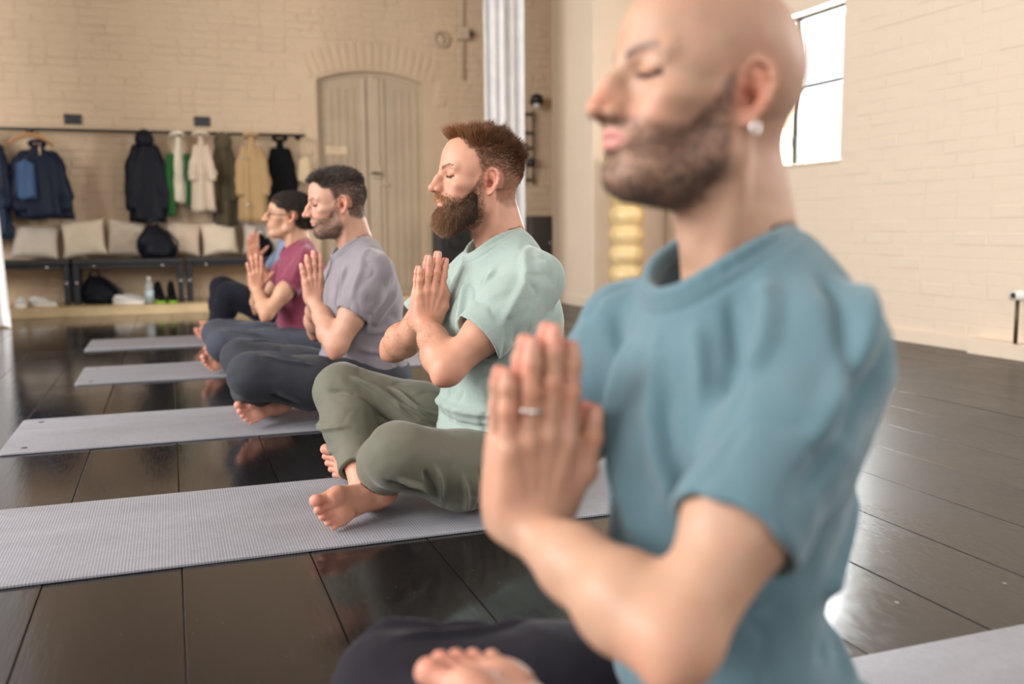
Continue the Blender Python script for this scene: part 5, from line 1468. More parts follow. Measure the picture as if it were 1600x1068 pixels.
def prayer(tilt, lean=0.0, **kw):
    """frames of the two palms pressed together: fingers up, tilted back towards the chest by tilt; thumbs on the chest side"""
    x = unit((-math.sin(math.radians(tilt)), lean, math.cos(math.radians(tilt))))
    y = unit((-math.cos(math.radians(tilt)), 0, -math.sin(math.radians(tilt)))); y = unit(y - x * (y @ x))
    z = np.cross(y, x)                     # towards the left
    L = dict(R=[x, y, z], **kw); Rr = dict(R=[x, y, -z], **kw)
    return L, Rr

TRUNK = [(0.0, 0.12, 0.115, 0.150), (0.015, 0.28, 0.110, 0.140), (0.03, 0.45, 0.118, 0.155), (0.03, 0.575, 0.100, 0.160), (0.015, 0.625, 0.07, 0.12)]

def foot_frame(toe, dorsal, side, s=1.0):
    """axes of a bare foot: side 1 for a right foot, -1 for a left one"""
    x = unit(toe); z = np.array(dorsal, float); z = unit(z - x * (z @ x))
    return dict(R=[x, np.cross(z, x) * side, z], s=s)

def base_person(**kw):
    c = dict(h=0.003, torso=TRUNK, skin=(0.56, 0.32, 0.22), skin_mat=M['skin_fair'], head_rot=(0, 0, 0), brow=(0.08, 0.045, 0.025))
    c.update(kw); return c

ONLY = globals().get("ONLY_PEOPLE", "12345")

def lashes(P, col, r0=0.00028):
    for sd in (1, -1):
        def lm(h, sd=sd):
            x, y, z = h.T; ey = (y * sd - 0.032) / 0.017
            return (np.abs(z - (0.0170 - 0.0035 * (1 - ey ** 2))) < 0.0016) * (np.abs(ey) < 0.92) * (x > 0.06) + 1e-12
        grow_hair(P, 'eyelashes', lm, 85, lambda h, n, rg: n * 0.5 + np.array((0.35, 0, -0.75)) + np.stack([0 * h[:, 1], np.sign(h[:, 1]) * 0.35, 0 * h[:, 1]], 1), lambda h, rg: rg.uniform(0.004, 0.0075, len(h)), r0, M['hair'], lambda h, rg: np.tile(col, (len(h), 1)), 23, None, 0, 0.12)

# --- the bearded man in mint (in focus)
def man_in_mint():
    hL, hR = prayer(9, 0.0, spread=(0.05, 0.02, -0.03, -0.10), thumb=((0.020, 0.026, -0.001), (0.055, 0.042, -0.001), (0.085, 0.044, -0.003), (0.106, 0.040, -0.005)))
    c = base_person(
        h=0.0024, hc=0.0033, loc=(0.90, 2.42, 0.0078), seed=2,
        label='man with full brown beard in a mint t-shirt sitting cross-legged, palms together',
        J=dict(head=(0.112, 0, 0.840), neck=(0.045, 0, 0.655), shL=(0.015, 0.180, 0.590), shR=(0.075, -0.180, 0.595), elL=(0.275, 0.222, 0.383), elR=(0.300, -0.235, 0.385),
               wrL=(0.272, 0.0165, 0.472), wrR=(0.272, -0.0165, 0.472), knL=(0.412, 0.240, 0.182), knR=(0.468, -0.225, 0.268), anL=(0.408, -0.085, 0.055), anR=(0.455, 0.066, 0.044)),
        twist=10, head_rot=(-2, -2, 0), head_scale=1.07, handL=hL, handR=hR, skin=(0.53, 0.275, 0.187), red=(0.62, 0.21, 0.14),
        brow=(0.28, 0.15, 0.085), brow_a=0.45, lash=(0.10, 0.045, 0.03), lash_a=0.9, lips=(0.58, 0.24, 0.20),
        beard_col=(0.17, 0.085, 0.045), beard_a=0.85, scalp_col=(0.17, 0.082, 0.048), scalp_a=0.72, hairline=0.106, temple=0.80,
        footR=foot_frame((0.90, 0.40, -0.02), (0.03, -0.97, -0.16), 1), footL=foot_frame((0.76, -0.62, 0.10), (0.60, 0.76, 0.05), -1),
        shirt_mat=M['shirt_mint'], trouser_mat=M['trouser_olive'])
    c['shirt'] = dict(
        torso=[(0.03, 0.10, 0.155, 0.185), (0.060, 0.22, 0.160, 0.178), (0.060, 0.36, 0.146, 0.168), (0.055, 0.48, 0.142, 0.172), (0.05, 0.585, 0.102, 0.160), (0.045, 0.650, 0.07, 0.095)],
        fold_gain=2.5, crease=0.0042, sleeve=0.68, sleeve_r=(0.066, 0.076), hem_tilt=(0.10, 0.05, 0.0), collar=((0.086, 0, 0.690), 0.074, 0.072, 26), hem=((0.10, 0, -1.0), (0.0, 0, 0.135)),
        folds=[([(0.02, 0.13, 0.665), (0.06, 0.205, 0.60), (0.15, 0.275, 0.49)], 0.012, 0.006), ([(0.09, 0.10, 0.60), (0.13, 0.15, 0.53), (0.17, 0.17, 0.44)], 0.014, 0.008),
               ([(0.11, 0.10, 0.60), (0.15, 0.14, 0.52), (0.19, 0.15, 0.42)], 0.010, -0.006),
               ([(0.16, 0.05, 0.60), (0.20, 0.08, 0.50), (0.21, 0.09, 0.38)], 0.012, 0.006), ([(0.17, -0.04, 0.60), (0.20, -0.02, 0.48), (0.21, 0.02, 0.36)], 0.014, 0.005),
               ([(0.22, -0.06, 0.26), (0.20, 0.08, 0.25), (0.10, 0.18, 0.25)], 0.012, 0.008), ([(0.22, -0.06, 0.225), (0.20, 0.08, 0.215), (0.10, 0.18, 0.21)], 0.009, -0.008),
               ([(0.22, -0.06, 0.19), (0.20, 0.08, 0.185), (0.08, 0.19, 0.18)], 0.010, 0.009),
               ([(-0.06, 0.12, 0.52), (0.0, 0.19, 0.44), (0.05, 0.20, 0.36)], 0.014, 0.006), ([(-0.08, 0.10, 0.40), (-0.02, 0.17, 0.36), (0.06, 0.19, 0.34)], 0.012, 0.006),
               ([(-0.09, 0.09, 0.30), (0.0, 0.18, 0.28), (0.1, 0.18, 0.30)], 0.012, 0.006)])
    c['trousers'] = dict(
        hips=[(-0.015, 0.12, 0.135, 0.175), (0.02, 0.17, 0.125, 0.165)],
        L=dict(hipz=0.085, thigh=[0.090, 0.096, 0.080], shin=[0.080, 0.074, 0.050], cuff=0.06, koff=(-0.01, -0.005, 0.0), sag=(0.01, 0.01, -0.022)),
        R=dict(thigh=[0.105, 0.095, 0.078], shin=[0.078, 0.070, 0.047], cuff=0.085, koff=(-0.01, 0, 0.0)),
        folds=[([(0.44, -0.155, 0.32), (0.36, -0.14, 0.26), (0.28, -0.11, 0.20)], 0.008, 0.007), ([(0.50, -0.16, 0.28), (0.40, -0.125, 0.22), (0.33, -0.10, 0.18)], 0.008, -0.007),
               ([(0.40, -0.145, 0.30), (0.31, -0.125, 0.23), (0.22, -0.09, 0.18)], 0.007, 0.006), ([(0.34, -0.14, 0.28), (0.27, -0.11, 0.22), (0.18, -0.07, 0.19)], 0.007, 0.006),
               ([(0.52, -0.18, 0.20), (0.51, -0.12, 0.19), (0.47, -0.06, 0.19)], 0.008, 0.006), ([(0.50, -0.15, 0.16), (0.49, -0.09, 0.14), (0.46, -0.03, 0.15)], 0.008, 0.006),
               ([(0.45, 0.30, 0.13), (0.40, 0.31, 0.09), (0.34, 0.30, 0.06)], 0.009, -0.010), ([(0.42, 0.31, 0.145), (0.36, 0.31, 0.10), (0.33, 0.29, 0.05)], 0.007, 0.008),
               ([(0.36, 0.30, 0.16), (0.34, 0.315, 0.11), (0.33, 0.29, 0.05)], 0.007, -0.007), ([(0.33, 0.30, 0.16), (0.315, 0.31, 0.11), (0.31, 0.28, 0.04)], 0.007, 0.007),
               ([(0.26, 0.27, 0.13), (0.245, 0.275, 0.08), (0.24, 0.25, 0.03)], 0.007, 0.007), ([(0.22, 0.26, 0.14), (0.21, 0.265, 0.08), (0.21, 0.24, 0.03)], 0.007, -0.006),
               ([(0.18, 0.25, 0.14), (0.17, 0.255, 0.08), (0.18, 0.23, 0.03)], 0.007, 0.007), ([(0.14, 0.24, 0.14), (0.135, 0.245, 0.08), (0.15, 0.22, 0.03)], 0.007, -0.006)])
    P = build_person(c)
    def hmask(h):
        return scalp_mask(h, c) * sstep(0.030, 0.065, h[:, 2] + np.clip(-h[:, 0] - 0.03, 0, 1) * 0.45)
    def hdir(h, n, rg):
        return n * 0.75 + np.array((0.15, 0, 0.35)) + np.array((0.8, 0, 0.0)) * sstep(0.02, 0.09, h[:, 0])[:, None]
    clump = lambda h: np.stack([vnoise(h * 75, 31), vnoise(h * 75, 37), vnoise(h * 75, 41)], 1)
    def hbend(h, n, rg):
        fr = sstep(0.0, 0.08, h[:, 0])[:, None]; top = sstep(0.07, 0.10, h[:, 2])[:, None]
        return n * 0.5 + fr * np.array((0.40, 0, 0.65)) + (1 - fr) * (np.array((-0.75, 0, -0.25)) * 0.8 + top * np.array((0, 0, 0.5))) + 0.75 * clump(h)
    def hlen(h, rg):
        top = sstep(0.055, 0.105, h[:, 2] + np.clip(-h[:, 0], 0, 1) * 0.25)
        return (0.006 + 0.022 * top + 0.008 * top * sstep(0.03, 0.08, h[:, 0])) * rg.uniform(0.5, 1.25, len(h)) * (1 + 0.35 * vnoise(h * 60, 77))
    def htone(h, rg):
        w = rg.uniform(0, 1, (len(h), 1)); fr = sstep(-0.03, 0.09, h[:, 0])[:, None]
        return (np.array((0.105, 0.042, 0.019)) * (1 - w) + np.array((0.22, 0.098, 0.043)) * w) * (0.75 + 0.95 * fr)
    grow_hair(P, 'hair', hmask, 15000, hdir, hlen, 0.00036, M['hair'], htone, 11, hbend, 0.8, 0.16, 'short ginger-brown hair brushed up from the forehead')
    fade = lambda h: scalp_mask(h, c) * sstep(0.085, 0.05, h[:, 2]) * (0.15 + 0.85 * sstep(-0.05, 0.05, h[:, 2])) + 1e-9
    grow_hair(P, 'hair_fade', fade, 12000, lambda h, n, rg: n * 0.55 + np.array((-0.5, 0, -0.45)), lambda h, rg: (0.0022 + 0.004 * sstep(-0.01, 0.06, h[:, 2])) * rg.uniform(0.6, 1.3, len(h)), 0.00020, M['hair'],
              lambda h, rg: np.array((0.19, 0.09, 0.05)) * (1.25 - 0.5 * sstep(0, 0.06, h[:, 2])[:, None]) * np.ones((len(h), 1)), 17, None, 0, 0.2, 'closely clipped sides')
    # beard: a dense core under the strands
    H = P['H']
    VB = Vol(H.o - 0.2, H.o + 0.2, 0.0032)
    VB.op(ell((0.082, 0, -0.086), (0.030, 0.034, 0.031)), 0, H)
    for s in (1, -1):
        VB.op(seg((0.033, s * 0.055, -0.034), (0.048, s * 0.049, -0.070), 0.011, 0.021), 0.02, H)
        VB.op(seg((0.045, s * 0.047, -0.070), (0.083, s * 0.018, -0.092), 0.021, 0.024), 0.02, H)
        VB.op(seg((0.103, s * 0.007, -0.0330), (0.089, s * 0.030, -0.043), 0.0070, 0.007), 0.006, H)
        VB.op(seg((0.086, s * 0.031, -0.043), (0.080, s * 0.030, -0.075), 0.007, 0.015), 0.012, H)
    VB.op(ell((0.100, 0, -0.050), (0.030, 0.0225, 0.0105)), 0.004, H, 's')
    bv, bq = VB.mesh(); bn = vnormals(bv, bq)
    bh = H.inn(bv); bv = bv + bn * (0.0028 * vnoise(bh * 150, 4))[:, None]
    dk = sstep(0.02, 0.10, bh[:, 0])[:, None]
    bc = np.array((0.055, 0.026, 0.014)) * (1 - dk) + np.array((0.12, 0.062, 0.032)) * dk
    rg = np.random.default_rng(5); cnt = 24000
    # strands from the core's surface and from the cheeks
    k = rg.choice(len(bv), cnt); root = bv[k]; hr = bh[k]; nh = bn[k] @ H.R.T
    d = nh * 0.8 + np.array((0.25, 0, -0.5)); t = nh * 0.25 + np.array((0.10, 0, -1.0)); t[:, 0] += 0.5 * (hr[:, 0] > 0.095)
    must = (hr[:, 2] > -0.049) & (hr[:, 0] > 0.078)
    ln = np.where(must, 0.010, np.where(hr[:, 2] < -0.095, 0.015, 0.009)) * rg.uniform(0.5, 1.25, cnt)
    Vs, Qs, per = strands(root, d @ H.R, bn[k], ln, 0.00024, 0.8, 0.30, 5, 6, t @ H.R)
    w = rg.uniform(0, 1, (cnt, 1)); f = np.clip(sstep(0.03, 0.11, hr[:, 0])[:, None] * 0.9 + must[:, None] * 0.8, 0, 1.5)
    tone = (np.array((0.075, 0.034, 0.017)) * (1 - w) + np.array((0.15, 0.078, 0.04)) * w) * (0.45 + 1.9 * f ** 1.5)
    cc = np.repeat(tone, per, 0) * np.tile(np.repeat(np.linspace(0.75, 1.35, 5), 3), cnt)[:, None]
    # short cheek and sideburn stubble hairs
    near = np.flatnonzero((np.linalg.norm(P['hl'] - (0.02, 0, 0), axis=1) < 0.19)); bm_ = beard_mask(P['hl'][near]); kk = near[rg.choice(len(near), 5000, p=bm_ / bm_.sum())]
    h2 = P['hl'][kk]; n2 = P['n'][kk]
    V2, Q2, _ = strands(P['v'][kk], n2 * 0.6 + np.array((0.2, 0, -0.8)), n2, rg.uniform(0.003, 0.007, 5000), 0.00026, 0.3, 0.3, 5, 8)
    c2 = np.repeat(np.array((0.12, 0.058, 0.03)) * rg.uniform(0.6, 1.5, (5000, 1)), per, 0)
    nb_ = len(bv); V = np.concatenate([bv, Vs, V2]); Q = np.concatenate([bq, Qs + nb_, Q2 + nb_ + len(Vs)])
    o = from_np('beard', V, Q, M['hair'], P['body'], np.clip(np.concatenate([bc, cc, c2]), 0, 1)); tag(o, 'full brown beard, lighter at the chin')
    # eyebrow hairs
    def bmask(h, sd):
        x, y, z = h.T; ay = y * sd; be = (ay - 0.011) / 0.041
        zb = 0.0345 + 0.0075 * np.sin(np.clip(be, 0, 1) * 2.2)
        return (np.abs(z - zb) < 0.0040 * (1 - 0.5 * np.clip(be, 0, 1))) * (be > -0.02) * (be < 1.0) * (x > 0.05) + 1e-9
    def bdir(h, n, rg):
        s = np.sign(h[:, 1]); return n * 0.45 + np.stack([-0.25 + 0 * s, s * 0.9, 0.12 - 6 * (np.abs(h[:, 1]) - 0.025)], 1)
    for sd in (1, -1): grow_hair(P, 'eyebrow', lambda h, sd=sd: bmask(h, sd), 210, bdir, lambda h, rg: rg.uniform(0.004, 0.007, len(h)), 0.00020, M['hair'], lambda h, rg: np.tile((0.24, 0.13, 0.07), (len(h), 1)), 21)
    lashes(P, (0.10, 0.05, 0.03))
    # fine hair on the forearms
    for w in 'LR':
        rg = np.random.default_rng(41); v, n, J = P['v'], P['n'], P['J']; E_, W_ = J['el' + w], J['wr' + w]
        ds, tt = pdist(v, [E_ * 0.8 + W_ * 0.2, W_]); k = np.flatnonzero((ds < 0.055) & (tt > 0.02) & (tt < 0.98) & (n @ np.array((0.35, 0, 0.95)) > -0.35))
        k = rg.choice(k, 1300); d = n[k] * 0.45 + unit(W_ - E_) * 0.5 + np.array((0, 0, -0.35))
        V, Q, per = strands(v[k], d, n[k], rg.uniform(0.005, 0.011, len(k)), 0.00012, 0.0, 0.25, 5, 42)
        from_np('arm_hair', V, Q, M['hair'], P['body'], np.tile((0.30, 0.17, 0.09), (len(V), 1)))
    return P

def short_fold_set(sx=1.0):
    """the pull lines of a T-shirt over a chest with both arms raised in front"""
    return [([(0.03, 0.13, 0.645), (0.07, 0.20, 0.58), (0.14, 0.26, 0.47)], 0.012, 0.006), ([(0.10, 0.09, 0.57), (0.14, 0.14, 0.50), (0.17, 0.17, 0.42)], 0.013, 0.007),
            ([(0.12, 0.09, 0.56), (0.16, 0.13, 0.48), (0.19, 0.15, 0.38)], 0.009, -0.005), ([(0.17, 0.03, 0.55), (0.19, 0.07, 0.45), (0.20, 0.09, 0.34)], 0.013, 0.005),
            ([(-0.06, 0.12, 0.50), (0.0, 0.18, 0.42), (0.05, 0.19, 0.34)], 0.014, 0.006), ([(-0.09, 0.10, 0.38), (-0.02, 0.17, 0.34), (0.06, 0.19, 0.33)], 0.012, 0.006),
            ([(-0.09, 0.09, 0.28), (0.0, 0.18, 0.25), (0.1, 0.18, 0.27)], 0.012, 0.006), ([(0.20, -0.05, 0.24), (0.18, 0.09, 0.22), (0.08, 0.18, 0.20)], 0.012, 0.007)]

def knee_folds(k, s):
    k = np.array(k); o = lambda *p: tuple(k + np.array(p))
    return [([o(-0.05, s * 0.06, -0.05), o(-0.10, s * 0.065, -0.09), o(-0.15, s * 0.05, -0.13)], 0.009, -0.008), ([o(-0.08, s * 0.06, -0.03), o(-0.12, s * 0.065, -0.08), o(-0.16, s * 0.045, -0.12)], 0.008, 0.007),
            ([o(0.02, -s * 0.04, 0.06), o(-0.08, -s * 0.02, 0.055), o(-0.18, 0, 0.03)], 0.009, 0.006), ([o(-0.02, s * 0.02, 0.075), o(-0.12, s * 0.02, 0.06), o(-0.22, s * 0.01, 0.04)], 0.008, 0.005)]

# --- the man in grey-violet, with cropped dark hair and stubble
def man_in_grey():
    hL, hR = prayer(-4, 0.0, spread=(0.10, 0.04, -0.04, -0.14), thumb=((0.020, 0.026, -0.002), (0.052, 0.055, -0.003), (0.074, 0.075, -0.004), (0.090, 0.088, -0.005)))
    c = base_person(
        h=0.0032, loc=(0.76, 3.73, 0.0078), seed=5, label='stubbled man with cropped dark hair in a grey-violet t-shirt sitting cross-legged',
        J=dict(head=(0.130, 0, 0.815), neck=(0.055, 0, 0.628), shL=(0.025, 0.178, 0.565), shR=(0.080, -0.175, 0.570), elL=(0.190, 0.222, 0.292), elR=(0.195, -0.225, 0.310),
               wrL=(0.232, 0.0165, 0.448), wrR=(0.232, -0.0165, 0.448), knL=(0.505, 0.245, 0.205), knR=(0.505, -0.225, 0.205), anL=(0.46, -0.03, 0.052), anR=(0.42, 0.070, 0.056)),
        twist=8, head_rot=(-2, 8, 0), head_scale=1.06, handL=hL, handR=hR, skin=(0.49, 0.275, 0.195), red=(0.60, 0.21, 0.14), brow=(0.06, 0.04, 0.03), brow_a=0.8, lash=(0.07, 0.04, 0.03),
        beard_col=(0.10, 0.07, 0.055), beard_a=0.62, scalp_col=(0.052, 0.038, 0.031), scalp_a=0.95, hairline=0.094, temple=0.9, nose_tip=(0.004, 0, -0.002), lips=(0.45, 0.20, 0.17),
        footR=foot_frame((0.86, 0.48, -0.02), (0.03, -0.97, -0.16), 1), footL=foot_frame((0.70, -0.70, 0.06), (0.6, 0.75, 0.05), -1), shirt_mat=M['shirt_grey'], trouser_mat=M['trouser_charcoal'])
    c['shirt'] = dict(torso=[(0.02, 0.10, 0.145, 0.180), (0.045, 0.22, 0.155, 0.170), (0.05, 0.36, 0.148, 0.168), (0.05, 0.46, 0.146, 0.175), (0.045, 0.56, 0.104, 0.165), (0.045, 0.62, 0.07, 0.095)],
        fold_gain=2.2, sleeve=0.60, sleeve_r=(0.066, 0.068), hem_tilt=(0.10, 0.05, 0.0), collar=((0.100, 0, 0.662), 0.074, 0.074, 30), hem=((0.10, 0, -1.0), (0.0, 0, 0.115)), folds=short_fold_set())
    c['trousers'] = dict(hips=[(-0.015, 0.12, 0.135, 0.175), (0.02, 0.16, 0.12, 0.16)], L=dict(thigh=[0.105, 0.098, 0.082], shin=[0.082, 0.080, 0.062], cuff=0.06, sag=(0.01, 0.01, -0.01)),
        R=dict(thigh=[0.10, 0.092, 0.082], shin=[0.080, 0.076, 0.060], cuff=0.07), folds=knee_folds((0.50, 0.245, 0.18), 1) + knee_folds((0.50, -0.225, 0.19), 1))
    P = build_person(c)
    hm = lambda h: scalp_mask(h, c) + 1e-9
    hd = lambda h, n, rg: n * (0.25 + 0.55 * sstep(0.05, 0.10, h[:, 2])[:, None]) + np.array((-0.3, 0, 0.0)) + sstep(0.03, 0.09, h[:, 0])[:, None] * np.array((0.5, 0, 0.1))
    hb = lambda h, n, rg: n * 0.45 + np.array((-0.75, 0, -0.15)) * sstep(0.08, 0.02, h[:, 0])[:, None] + sstep(0.02, 0.08, h[:, 0])[:, None] * np.array((0.5, 0, 0.2))
    hl = lambda h, rg: (0.004 + 0.005 * sstep(-0.02, 0.04, h[:, 2]) + 0.017 * sstep(0.06, 0.10, h[:, 2])) * rg.uniform(0.6, 1.2, len(h))
    def ht(h, rg):
        w = (rg.uniform(0, 1, (len(h), 1)) < 0.14) * 1.0; return np.array((0.066, 0.047, 0.038)) * (1 - w) + np.array((0.14, 0.12, 0.11)) * w + sstep(0.05, 0.1, h[:, 0])[:, None] * 0.05
    grow_hair(P, 'hair', hm, 13000, hd, hl, 0.00050, M['hair'], ht, 12, hb, 0.8, 0.22)
    grow_hair(P, 'beard', lambda h: beard_mask(h) + 1e-9, 4500, lambda h, n, rg: n * 0.6 + np.array((0.2, 0, -0.6)), lambda h, rg: rg.uniform(0.002, 0.005, len(h)) * (1 + 0.6 * (h[:, 2] < -0.07)), 0.00036, M['hair'],
              lambda h, rg: np.where(rg.uniform(0, 1, (len(h), 1)) < 0.25, np.array((0.22, 0.19, 0.17)), np.array((0.06, 0.043, 0.034))), 13)
    lashes(P, (0.05, 0.03, 0.02), 0.0004)
    return P

# --- the person in maroon, with glasses
def person_in_maroon():
    hL, hR = prayer(-3, 0.0, spread=(0.10, 0.03, -0.05, -0.16), thumb=((0.020, 0.026, -0.002), (0.050, 0.055, -0.003), (0.070, 0.078, -0.004), (0.086, 0.094, -0.005)))
    c = base_person(
        h=0.0038, hc=0.0055, loc=(0.72, 5.20, 0.0078), seed=8, label='dark-haired person with glasses in a maroon t-shirt sitting cross-legged',
        J=dict(head=(0.110, 0, 0.790), neck=(0.060, 0, 0.618), shL=(0.030, 0.162, 0.560), shR=(0.080, -0.160, 0.560), elL=(0.262, 0.205, 0.298), elR=(0.265, -0.205, 0.300),
               wrL=(0.288, 0.0160, 0.412), wrR=(0.288, -0.0160, 0.412), knL=(0.490, 0.250, 0.150), knR=(0.500, -0.225, 0.160), anL=(0.45, -0.03, 0.050), anR=(0.44, 0.080, 0.052)),
        head_rot=(-2, -2, 0), head_scale=1.02, hand_scale=0.97, arm=0.88, handL=hL, handR=hR, skin=(0.50, 0.285, 0.185), brow=(0.04, 0.025, 0.02), brow_a=0.85, lash=(0.05, 0.03, 0.02),
        beard_a=0.0, beard_col=(0, 0, 0), scalp_col=(0.022, 0.015, 0.012), scalp_a=0.95, hairline=0.072, nose_tip=(0.007, 0, 0.0), hump=0.002, lips=(0.52, 0.20, 0.19),
        footR=foot_frame((0.90, 0.40, -0.02), (0.03, -0.97, -0.16), 1), footL=foot_frame((0.8, -0.6, 0.06), (0.5, 0.8, 0.05), -1), shirt_mat=M['shirt_maroon'], trouser_mat=M['trouser_slate'])
    c['shirt'] = dict(torso=[(0.02, 0.10, 0.135, 0.170), (0.04, 0.22, 0.135, 0.155), (0.045, 0.36, 0.130, 0.150), (0.05, 0.46, 0.128, 0.158), (0.05, 0.55, 0.095, 0.150), (0.05, 0.61, 0.066, 0.09)],
        sleeve=0.50, sleeve_r=(0.060, 0.063), hem_tilt=(0.10, 0.05, 0.0), collar=((0.098, 0, 0.640), 0.074, 0.076, 30), hem=((0.10, 0, -1.0), (0.0, 0, 0.10)), folds=short_fold_set())
    c['trousers'] = dict(h=0.006, hips=[(-0.015, 0.12, 0.13, 0.175), (0.02, 0.15, 0.12, 0.15)], L=dict(thigh=[0.10, 0.090, 0.078], shin=[0.076, 0.072, 0.055], cuff=0.06), R=dict(thigh=[0.10, 0.088, 0.076], shin=[0.074, 0.070, 0.055], cuff=0.07),
        folds=knee_folds((0.49, 0.25, 0.15), 1) + knee_folds((0.50, -0.225, 0.16), 1))
    P = build_person(c)
    hm = lambda h: scalp_mask(h, c) + 1e-9
    hd = lambda h, n, rg: n * 0.5 + np.array((-0.55, 0, 0.25))
    hb = lambda h, n, rg: n * 0.25 + np.array((-0.65, 0, -0.55))
    hl = lambda h, rg: (0.028 + 0.018 * sstep(0.03, -0.08, h[:, 0])) * rg.uniform(0.7, 1.15, len(h))
    grow_hair(P, 'hair', hm, 7000, hd, hl, 0.0009, M['hair'], lambda h, rg: np.tile((0.022, 0.014, 0.011), (len(h), 1)) * rg.uniform(0.6, 1.8, (len(h), 1)), 14, hb, 0.9, 0.18, 'dark hair brushed back over the ears')
    H = P['H']; g = lambda p: tuple(H.out(p))
    gl_ = empty('glasses', (0, 0, 0), 0, P['body'])
    for s in (1, -1):
        bm = bmesh.new(); bm_tube(bm, [g((0.104 - 0.005 * abs(math.cos(a)), s * (0.033 + 0.023 * math.cos(a)), 0.010 + 0.019 * math.sin(a))) for a in np.linspace(0, 2 * math.pi, 24, endpoint=False)], 0.0016, 6, True); from_bm('rim', bm, M['black_metal'], gl_)
        bm = bmesh.new(); vs = [bm.verts.new(g((0.104 - 0.005 * abs(math.cos(a)), s * (0.033 + 0.022 * math.cos(a)), 0.010 + 0.018 * math.sin(a)))) for a in np.linspace(0, 2 * math.pi, 24, endpoint=False)]; bm.faces.new(vs); from_bm('lens', bm, glass, gl_)
        bm = bmesh.new(); bm_tube(bm, [g((0.098, s * 0.057, 0.014)), g((0.09, s * 0.070, 0.015)), g((0.04, s * 0.077, 0.014)), g((0.0, s * 0.079, 0.014)), g((-0.012, s * 0.077, 0.0))], 0.0016, 6); from_bm('temple_arm', bm, M['black_metal'], gl_)
    bm = bmesh.new(); bm_tube(bm, [g((0.103, 0.012, 0.014)), g((0.108, 0, 0.017)), g((0.103, -0.012, 0.014))], 0.0016, 6); from_bm('bridge', bm, M['black_metal'], gl_)
    return P

# --- the last in the row, nearly hidden
def person_in_blue():
    hL, hR = prayer(-2, 0.0, spread=(0.06, 0.02, -0.03, -0.10), thumb=((0.020, 0.026, -0.002), (0.050, 0.055, -0.003), (0.070, 0.078, -0.004), (0.086, 0.094, -0.005)))
    c = base_person(
        h=0.0042, hc=0.006, loc=(0.81, 6.61, 0.0078), seed=9, label='person in black trousers and pale blue top, mostly hidden behind the one in maroon',
        J=dict(head=(0.060, 0, 0.805), neck=(0.015, 0, 0.640), shL=(-0.015, 0.170, 0.575), shR=(0.030, -0.170, 0.575), elL=(0.200, 0.220, 0.340), elR=(0.220, -0.215, 0.345),
               wrL=(0.272, 0.0160, 0.525), wrR=(0.272, -0.0160, 0.525), knL=(0.455, 0.190, 0.310), knR=(0.480, -0.215, 0.330), anL=(0.52, -0.03, 0.060), anR=(0.52, 0.080, 0.052)),
        head_rot=(-2, 0, 0), head_scale=1.02, handL=hL, handR=hR, skin=(0.40, 0.195, 0.125), brow=(0.03, 0.02, 0.015), lash=(0.04, 0.025, 0.02), beard_a=0.0, beard_col=(0, 0, 0),
        scalp_col=(0.02, 0.015, 0.012), scalp_a=0.95, hairline=0.075, footR=foot_frame((0.92, 0.35, -0.02), (0.03, -0.97, -0.16), 1), footL=foot_frame((0.8, -0.6, 0.06), (0.5, 0.8, 0.05), -1), shirt_mat=M['shirt_blue'], trouser_mat=M['trouser_black'])
    c['shirt'] = dict(torso=[(0.02, 0.10, 0.14, 0.175), (0.04, 0.22, 0.14, 0.16), (0.02, 0.36, 0.138, 0.16), (0.0, 0.48, 0.136, 0.168), (0.0, 0.57, 0.10, 0.155), (0.0, 0.63, 0.068, 0.092)],
        sleeve=0.55, sleeve_r=(0.064, 0.066), collar=((0.050, 0, 0.668), 0.073, 0.073, 28), hem=((0.10, 0, -1.0), (0.0, 0, 0.11)), folds=short_fold_set())
    c['trousers'] = dict(h=0.006, hips=[(-0.015, 0.12, 0.13, 0.175), (0.02, 0.15, 0.12, 0.15)], L=dict(thigh=[0.10, 0.092, 0.082], shin=[0.082, 0.080, 0.070], cuff=0.06), R=dict(thigh=[0.10, 0.092, 0.082], shin=[0.082, 0.080, 0.070], cuff=0.07), folds=[])
    P = build_person(c)
    grow_hair(P, 'hair', lambda h: scalp_mask(h, c) + 1e-9, 4000, lambda h, n, rg: n * 0.6 + np.array((-0.4, 0, 0.3)), lambda h, rg: rg.uniform(0.012, 0.02, len(h)), 0.0011, M['hair'], lambda h, rg: np.tile((0.02, 0.013, 0.010), (len(h), 1)), 15, None, 0, 0.2)
    return P

